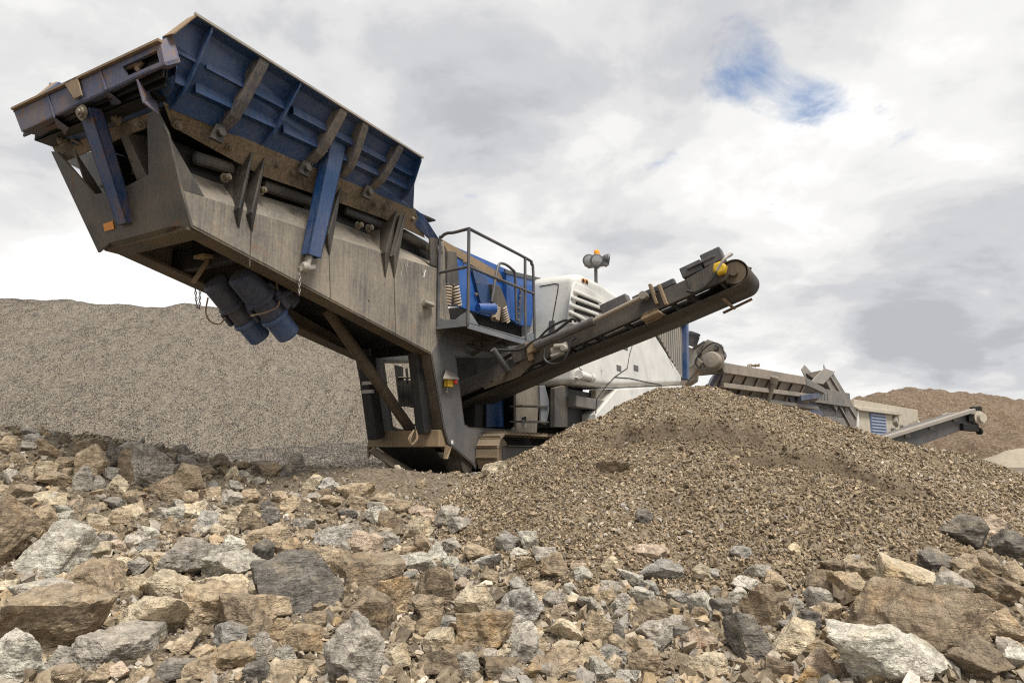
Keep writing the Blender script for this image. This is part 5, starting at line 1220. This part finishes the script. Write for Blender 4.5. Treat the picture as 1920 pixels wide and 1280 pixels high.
b = MB(); b.beam(cpt(cx-.55, -.36, CU+CW+.02), cpt(cx-.0, -.33, CU+CW+.02), .04, .04); b.beam(cpt(cx-.35, -.34, CU+.3), cpt(cx-.35, -.36, CU+CW+.05), .05, .03); b.build('belt_scraper', M['brown'], conveyor)
# folding hinge brackets
def cbox(x, y, u, sx, sl, sn, name, mat, bev=.01):
    p = E(x, y, u); b = MB(); b.box(p, (sx, sl, sn), (X1, CD, CN)); return b.build(name, mat, conveyor, bev)
for x, y in ((1226, 552), (1243, 553)):
    b = MB(); p = E(x, y, CU-.06); b.box(p, (.12, .05, .38), (X1, CD, CN)); b.build('hinge_bracket', M['brown'], conveyor, .006)
cbox(1232, 598, CU+.15, .8, .34, .05, 'belt_guide', M['brown']); cbox(1222, 592, CU+.0, .05, .30, .2, 'guide_bracket', M['brown'])
# hydraulic fold cylinder
p0, p1, p2 = E(1012, 645, CU-.14), E(1112, 602, CU-.14), E(1208, 555, CU-.14)
b = MB(); b.tube(p0, p1, .075, 18); b.tube(p0-CD*.08, p0+CD*.08, .09, 14); b.tube(p1-CD*.05, p1+CD*.02, .085, 18); cyl = b.build('hydraulic_cylinder', M['rail'], conveyor)
b = MB(); b.tube(p1, p2, .042, 14); b.lathe(p2-X1*.1, X1, [(0, .07), (.2, .07)], 14); b.build('piston_rod', M['chrome'], conveyor)
b = MB(); b.tube(p0-CD*.1-CN*.02, p0-CD*.1-CN*.02+X1*.25, .05); b.box(E(1000, 650, CU-.1), (.14, .26, .2), (X1, CD, CN)); b.box(E(995, 668, CU-.08), (.1, .1, .16), (X1, CD, CN)); b.build('cylinder_mount', M['brown'], conveyor, .01)
# hoses
b = MB(); b.path([E(875, 645, 5.9), E(920, 655, 6.1), E(975, 655, 6.25), E(1000, 640, 6.3), E(1040, 622, 6.3), E(1072, 598, 6.3), E(1080, 603, 6.35)], .028, 8); b.build('hydraulic_hose', M['rubber'], conveyor); b = MB(); b.path([E(1005, 640, 6.3), E(1030, 615, 6.3), E(1060, 600, 6.3), E(1072, 604, 6.35)], .022, 8)
b.build('hydraulic_hose', M['rubber'], conveyor); b = MB(); b.path([E(1022, 655, 6.28), E(1020, 672, 6.25), E(1032, 682, 6.25), E(1052, 680, 6.25), E(1062, 665, 6.25), E(1070, 640, 6.28), E(1080, 632, 6.32)], .03, 8)
b.build('hydraulic_hose', M['rubber'], conveyor); b = MB(); b.path([E(1288, 545, 6.32), E(1305, 547, 6.3), E(1328, 532, 6.28), E(1345, 508, 6.28), E(1358, 486, 6.3), E(1370, 478, 6.45)], .026, 8); b.build('hydraulic_hose', M['rubber'], conveyor)
b = MB(); b.path([E(1345, 508, 6.27), E(1358, 486, 6.29), E(1372, 476, 6.45)], .03, 8); b.build('hose_sleeve', M['galv'], conveyor)
b = MB(); b.box(E(1050, 655, 6.3), (.1, .34, .16), (X1, CD, CN)); b.tube(E(1040, 650, 6.25), E(1062, 648, 6.25), .05); b.lathe(E(1055, 652, 6.15), X1, [(0, .05), (.03, .07), (.12, .07)], 12); b.tube(E(1034, 668, 6.25), E(1060, 660, 6.25), .035); b.build('valve_block', M['galv'], conveyor, .01)
# cross braces between beam and return belt
for s_ in (1.35, 2.6, 2.95, 4.4, 4.75):
    b = MB(); b.beam(cpt(s_, -.11, CU+CW), cpt(s_-.12, -.20, CU+CW), .04, .12); b.beam(cpt(s_, -.08, CU+.05), cpt(s_, -.08, CU+CW), .06, .07); b.build('cross_brace', M['steel_dark'], conveyor)
for k in range(9):
    b = MB(); b.tube(cpt(.3+k*.62, .02, CU+.06), cpt(.3+k*.62, .02, CU+CW-.02), .05); b.build('idler_roller', M['steel_dark'], conveyor)
# lower section: fish plate and hinged link with holes
b = MB(); hl = lambda x, y, r: [E(x+r*math.cos(a), y+r*math.sin(a)*.9, CU-.05) for a in [k*math.pi/4 for k in range(8)]]
b.plate([E(905, 722, CU-.05), E(972, 683, CU-.05), E(988, 660, CU-.05), E(1000, 680, CU-.05), E(975, 705, CU-.05), E(958, 712, CU-.05), E(908, 730, CU-.05)], (.02, 0, 0), [hl(922, 713, 4), hl(935, 706, 2.5)]); b.build('fish_plate', M['edge'], conveyor, .004)
cbox(975, 662, CU-.06, .05, .34, .3, 'fold_box', M['steel_dark'])
b = MB(); b.tube(E(924, 655, 6.0), E(952, 694, 6.35), .06, 14); b.build('lift_cylinder', M['rail'], conveyor)
b = MB(); b.plate([S(888, 640, -.04), S(922, 638, -.04), S(950, 655, -.04), S(945, 662, -.04), S(896, 655, -.04)], (0, .035, 0)); b.build('lift_bracket', M['steel'], crusher, .004)
for x, y in ((890, 648), (905, 646)): bolt(S(x, y, -.05), (0, -1, 0), .035, .03, crusher)
b = MB(); b.plate([S(800, 564, -.10), S(812, 566, -.10), S(818, 572, -.10), S(808, 578, -.10), S(800, 572, -.10)], (0, .09, 0)); b.tube(S(795, 566, -.14), S(812, 572, -.10), .035); b.build('dirt_clogged_lock', M['galv'], crusher, .01)
b = MB(); b.plate([S(822, 458, -.03), S(833, 452, -.03), S(836, 540, -.03), S(835, 600, -.03), S(824, 600, -.03)], (0, .05, 0)); b.plate([S(822, 462, -.05), S(831, 460, -.05), S(832, 472, -.05), S(823, 474, -.05)], (0, .02, 0)); b.build('hinge_bar', M['steel_dusty'], crusher, .006)
# ---- main discharge conveyor at the far end
DU = 24.0
D = lambda x, y, o=0.0: E(x, y, DU+o)
b = MB(); b.beam(D(1245, 745), D(1306, 668), .9, .55, (1, 0, 0)); disc = b.build('discharge_conveyor', M['bgdust'], crusher, .04)
b = MB(); b.plate([D(1292, 668), D(1300, 655), D(1327, 636), D(1340, 645), D(1354, 646), D(1357, 662), D(1350, 678), D(1330, 684), D(1312, 690)], (.06, 0, 0)); b.build('head_plate', M['bgdust'], disc, .01)
b = MB(); b.plate([D(1292, 668, 1.0), D(1327, 636, 1.0), D(1354, 646, 1.0), D(1350, 678, 1.0), D(1312, 690, 1.0)], (.06, 0, 0)); b.build('head_plate', M['bgdust'], disc, .01)
b = MB(); b.plate([D(1280, 706, -.2), D(1302, 688, -.2), D(1300, 712, -.2), D(1284, 722, -.2)], (.8, 0, 0)); b.build('chute_plate', M['bgdust'], disc)
b = MB(); b.tube(D(1286, 670, -.3), D(1286, 670, -.3)+X1*1.5, .46, 26); b.tube(D(1286, 670, -.36), D(1286, 670, -.3), .1, 12); b.build('snub_drum', M['galv'], disc)
b = MB(); b.tube(D(1340, 662, .1), D(1340, 662, .1)+X1*.9, .30, 22); b.build('head_drum', M['bggrey'], disc)
b = MB(); c = D(1333, 674, -.9); b.lathe(c, X1, [(0, .12), (.02, .30), (.08, .34), (.5, .34), (.5, .40), (.62, .40), (.62, .24), (.9, .24)], 22); b.box(c+V3((.3, .28, .1)), (.3, .2, .25)); b.build('gear_motor', M['bgdust'], disc, .01)
b = MB(); p, q = D(1294, 648, -.5), D(1303, 623, -.5); ax = (q-p).normalized(); l_ = (q-p).length; b.lathe(p, ax, [(0, .2), (.02, .26), (.06, .26), (.06, .22), (.8*l_, .22), (.8*l_, .25), (.97*l_, .25), (l_, .2)], 20)
sd_ = X1.cross(ax)
for k in range(16):
    a = k*math.pi/8; r_ = X1*math.cos(a)+sd_*math.sin(a); b.box(p+ax*.45*l_+r_*.23, (.6*l_, .06, .02), (ax, r_, ax.cross(r_)))
b.box(D(1287, 634, -.5), (.22, .26, .24)); b.build('electric_motor', M['rail'], disc, .01)
b = MB()
for a, c in (((1298, 655), (1322, 640)), ((1303, 668), (1318, 646)), ((1308, 680), (1332, 655)), ((1340, 646), (1356, 652)), ((1317, 684), (1322, 698)), ((1294, 660), (1312, 690)), ((1304, 690), (1326, 676))): b.beam(D(*a, -.15), D(*c, -.15), .08, .14, (1, 0, 0))
for q in ((1311, 660), (1306, 664), (1342, 652), (1350, 668)): b.lathe(D(*q, -.2), X1, [(0, .06), (.06, .1), (.2, .1)], 10)
b.build('drive_linkage', M['bggrey'], disc, .01)
b = MB(); b.path([D(1310, 690, -.3), D(1304, 676, -.35), D(1318, 656, -.3), D(1336, 643, -.3), D(1352, 648, -.3), D(1358, 664, -.3)], .03, 8); b.build('cable', M['rubber'], disc)
MB.shift = V3((0, 0, 0))
# ------------------------------------------------------------------ the second machine of the plant, beyond the heap
a_ = math.radians(43.8)
O2 = CAMP+ray(1355, 680)*(30.0/FPX)
F2 = Frame(O2, V3((math.sin(a_), math.cos(a_), 0)))
S2, E2, L2 = F2.S, F2.E, F2.L
gz = -O2.z-.6
MB.shift = V3((2.5, 1.5, gz))
scr = empty('screening_plant', F2.world(MB.shift), math.atan2(F2.u.y, F2.u.x)); tag(scr, 'dusty second crushing plant with ribbed feed hopper partly hidden behind the gravel heap', 'crushing plant')
HWD = 3.2
r0, r1 = S2(1355, 680), S2(1512, 709); r1.z = r0.z+.0
b = MB(); b.plate([S2(1352, 678), S2(1512, 706), S2(1514, 722), S2(1358, 699)], (0, .35, 0)); b.plate([S2(1352, 678), S2(1358, 699), S2(1358, 699)+Y1*HWD, S2(1352, 678)+Y1*HWD], (.3, 0, 0)); hop = b.build('feed_hopper', M['bgdust'], scr, .03)
b = MB(); wl0, wl1 = S2(1356, 697, .1), S2(1513, 720, .1); lo0, lo1 = S2(1322, 752, .9), S2(1520, 790, .9)
b.plate([wl0, wl1, lo1, lo0], (0, .05, 0)); b.build('hopper_wall', M['bgdust'], hop)
b = MB(); b.plate([S2(1352, 680, .0), S2(1357, 698, .02), S2(1336, 755, .85), S2(1318, 745, 2.0), S2(1330, 712, 2.6)], (.05, 0, 0)); b.build('hopper_end', M['bgblue'], hop)
for k in range(7):
    x = 1380+k*21.5; xb = x-26
    y0 = 700+(x-1355)*.14
    p, q = S2(x, y0, .04), S2(xb, y0+58, .72)
    b = MB(); b.plate([p, p+X1*.12, q+X1*.12, q], (0, .05, 0)); b.plate([p, S2(x, y0, .3), q+Y1*.2, q], (.05, 0, 0)); b.build('rib', M['bgdust'], hop, .008)
b = MB(); p, q = S2(1352, 722, .30), S2(1530, 744, .30); b.beam(p, q, .3, .22); b.build('stiffener', M['bgdust'], hop, .02)
b = MB(); p, q = S2(1355, 740, .5), S2(1530, 765, .5); b.beam(p, q, .3, .2); b.build('stiffener', M['bggrey'], hop, .02)
b = MB(); p, q = S2(1452, 706, -.14), S2(1440, 752, .35); b.tube(p, q, .13, 14); b.tube(p, p+(q-p)*.25, .2, 14); b.build('hydraulic_prop', M['bgdust'], hop)
# bent end wing
b = MB(); b.plate([S2(1508, 705, .0), S2(1546, 727, .0), S2(1546, 737, .0), S2(1512, 722, .0)], (0, .4, 0)); b.plate([S2(1512, 722, .05), S2(1546, 737, .05), S2(1530, 752, .5), S2(1500, 757, .6), S2(1490, 745, .6)], (0, .08, 0)); b.build('end_wing', M['bggrey'], hop, .02)
b = MB(); b.beam(S2(1498, 746, .2), S2(1535, 741, .2), .25, .3); b.plate([S2(1478, 738, .35), S2(1500, 728, .35), S2(1506, 756, .5), S2(1486, 762, .5)], (0, .05, 0)); b.build('blue_bracing', M['bgblue'], hop, .02)
# loose lumps on the rim
pos = []
rs = np.random.default_rng(4)
for k in range(24):
    p = F2.world(S2(1398+rs.random()*26, 685+rs.random()*3, .15)); p = p+Vector((0, 0, .05)); pos.append(p[:])
o = stones_mesh('spilled_stones', np.array(pos), rs.uniform(.06, .12, len(pos)), M['gravel'], VAR_SMALL, 9, None, (0, 0, 0)); tag(o, 'spilled gravel lying on the rim of the second plant hopper', 'gravel', None, 'stuff')
# inclined feed conveyor with a wide chute mouth
cv = .9
A, B_ = S2(1552, 703, cv), S2(1610, 795, cv); 
b = MB(); D_ = (B_-A).normalized(); NN = V3((D_.z, 0, -D_.x)); NN = -NN if NN.z < 0 else NN
b.plate([S2(1545, 703, cv), S2(1562, 700, cv), S2(1608, 775, cv), S2(1606, 800, cv), S2(1590, 800, cv)], (0, .06, 0)); b.plate([S2(1562, 700, cv), S2(1562, 700, cv)+Y1*1.5, S2(1608, 775, cv)+Y1*1.5, S2(1608, 775, cv)], (.02, 0, .05)); b.plate([S2(1545, 703, cv), S2(1590, 800, cv), S2(1590, 800, cv)+Y1*1.5, S2(1545, 703, cv)+Y1*1.5], (-.05, 0, 0)); fc_ = b.build('inclined_conveyor', M['bggrey'], scr, .01)
b = MB(); b.beam(S2(1548, 712, cv-.06), S2(1596, 800, cv-.06), .08, .10); b.beam(S2(1556, 704, cv-.06), S2(1606, 784, cv-.06), .08, .10); b.build('skirt_rail', M['galv'], fc_)
b = MB(); b.plate([S2(1520, 716, cv-.1), S2(1546, 690, cv-.1), S2(1566, 697, cv-.1), S2(1544, 720, cv-.1)], (0, .05, 0)); b.plate([S2(1545, 683, cv+.2), S2(1549, 692, cv+.2), S2(1562, 697, cv+.2), S2(1545, 700, cv+.2)], (0, .05, 0)); b.plate([S2(1509, 684, cv+1.2), S2(1520, 696, cv+1.2), S2(1526, 704, cv+1.2), S2(1512, 712, cv+1.2), S2(1503, 692, cv+1.2)], (0, .05, 0)); b.build('chute_mouth', M['galv'], fc_, .01)
b = MB(); b.plate([S2(1512, 700, cv+1.1), S2(1540, 694, cv+.3), S2(1530, 712, cv+.3), S2(1516, 714, cv+1)], (0, .05, 0)); b.build('chute_floor', M['black'], fc_)
b = MB(); b.rng(S2(1524, 753, cv-.2), S2(1560, 739, cv+.9)); gb = b.build('motor_guard', M['bggrey'], fc_, .02)
b = MB()
for i in range(5):
    for j in range(3):
        p = S2(1528+i*6, 742+j*4.2-i*.6, cv-.21); b.box(p, (.09, .02, .05))
b.build('grille', M['slot'], fc_)
b = MB(); b.plate([S2(1556, 735, cv-.1), S2(1572, 758, cv-.1), S2(1569, 770, cv-.1), S2(1560, 757, cv-.1)], (0, .1, 0)); b.plate([S2(1530, 756, cv), S2(1575, 756, cv), S2(1600, 800, cv), S2(1560, 800, cv)], (0, .8, 0)); b.build('under_frame', M['bggrey'], scr)
b = MB(); b.rng(S2(1500, 775, cv), S2(1560, 758, cv+.8)); b.build('blue_chassis', M['bgblue'], scr, .02)
# engine cabin with louvre
cb = 1.6
b = MB(); b.rng(S2(1607, 825, cb), S2(1672, 770, cb+2.0)); cab = b.build('engine_cabin', M['cream'], scr, .03)
b = MB(); b.plate([S2(1600, 761, cb-.3), S2(1690, 771, cb-.3), S2(1693, 779, cb-.3), S2(1612, 769, cb-.3)], (0, 2.6, 0)); b.build('roof', M['cream'], cab, .03)
b = MB(); p0, p1 = S2(1635, 822, cb-.04), S2(1660, 776, cb-.04); b.rng(p0, (p1.x, cb-.01, p1.z)); 
lv = b.build('louvre', M['bgblue_l'] if 'bgblue_l' in M else M['bgblue'], cab, .01)
for k in range(8):
    z = p0.z+(p1.z-p0.z)*(k+.6)/8.4; b = MB(); b.rng((p0.x+.07, cb-.10, z-.05), (p1.x-.07, cb-.04, z+.05)); b.build('louvre_slat', M['slate_l'], scr)
b = MB(); b.plate([S2(1600, 775, cb-.15), S2(1610, 768, cb-.15), S2(1612, 800, cb-.15), S2(1604, 812, cb-.15)], (0, .3, 0)); b.build('corner_post', M['white'], cab, .03)
b = MB()
for (x, y, w_, h_) in ((1668, 792, .9, 1.0), (1680, 800, .5, .9), (1663, 805, .5, .8)): b.lathe(S2(x, y, cb+.3), (.3, -1, .2), [(0, w_*.2), (.1, w_*.5), (.5, w_*.5), (.6, w_*.2)], 9)
b.build('dusty_engine', M['galv'], scr, .02)
b = MB(); b.plate([S2(1688, 803, cb), S2(1716, 786, cb), S2(1724, 788, cb), S2(1730, 800, cb), S2(1700, 812, cb)], (0, .8, 0)); b.build('white_hood', M['white'], scr, .05)
MB.shift = V3((0, 0, 0))
# outgoing conveyor, nearer and pointing to the right
O3 = CAMP+ray(1745, 800)*(29.0/FPX); a3 = math.radians(75)
F3 = Frame(O3, V3((math.sin(a3), math.cos(a3), 0))); S3 = F3.S
MB.shift = V3((0, 0, -O3.z-.5))
oc = empty('belt_conveyor', F3.world(MB.shift), math.atan2(F3.u.y, F3.u.x)); tag(oc, 'dark grey conveyor boom with a dusty white head drum rising right before the brown hills', 'conveyor')
b = MB(); b.plate([S3(1664, 822), S3(1824, 771), S3(1829, 797), S3(1720, 836), S3(1700, 840), S3(1655, 838)], (0, .05, 0)); b.plate([S3(1664, 822)+Y1*.05, S3(1824, 771)+Y1*.05, S3(1829, 797)+Y1*.05, S3(1720, 836)+Y1*.05, S3(1655, 838)+Y1*.05], (0, 1.2, 0)); b.build('boom', M['rail'], oc, .02)
b = MB(); p, q = S3(1655, 822, -.1), S3(1824, 769, -.1); b.beam(p, q, .3, .16); b.build('top_rail', M['galv'], oc, .02)
b = MB(); c = S3(1838, 783, -.2); b.tube(c, c+Y1*1.7, .30, 22); b.tube(c-Y1*.15, c+Y1*.1, .2, 14); b.build('head_drum', M['cream'], oc)
b = MB(); c2_ = S3(1826, 785, -.12); b.rng(S3(1818, 790, -.15), S3(1832, 777, -.02)); b.beam(S3(1822, 769, .0), S3(1838, 768, .0), .2, .3); b.tube(S3(1835, 808, -.1), S3(1838, 808, -.1), .15); b.beam(S3(1803, 800, -.1), S3(1832, 803, -.1), .2, .3); b.beam(S3(1828, 795, -.1), S3(1836, 808, -.1), .12, .12); b.build('drum_bracket', M['slot'], oc, .02)
for x in (1700, 1745, 1790): 
    y = 838-(x-1660)*.33-4; b = MB(); b.beam(S3(x, y-12, -.03), S3(x+2, y-1, -.03), .06, .25); b.build('rib', M['bggrey'], oc)
for x in (1690,):
    b = MB(); p = S3(x, 838-(x-1660)*.30, .6); b.beam(p, V3((p.x, p.y, MB.shift.z)), .2, .2, (0, 1, 0)); b.build('support_leg', M['bggrey'], oc)
MB.shift = V3((0, 0, 0))
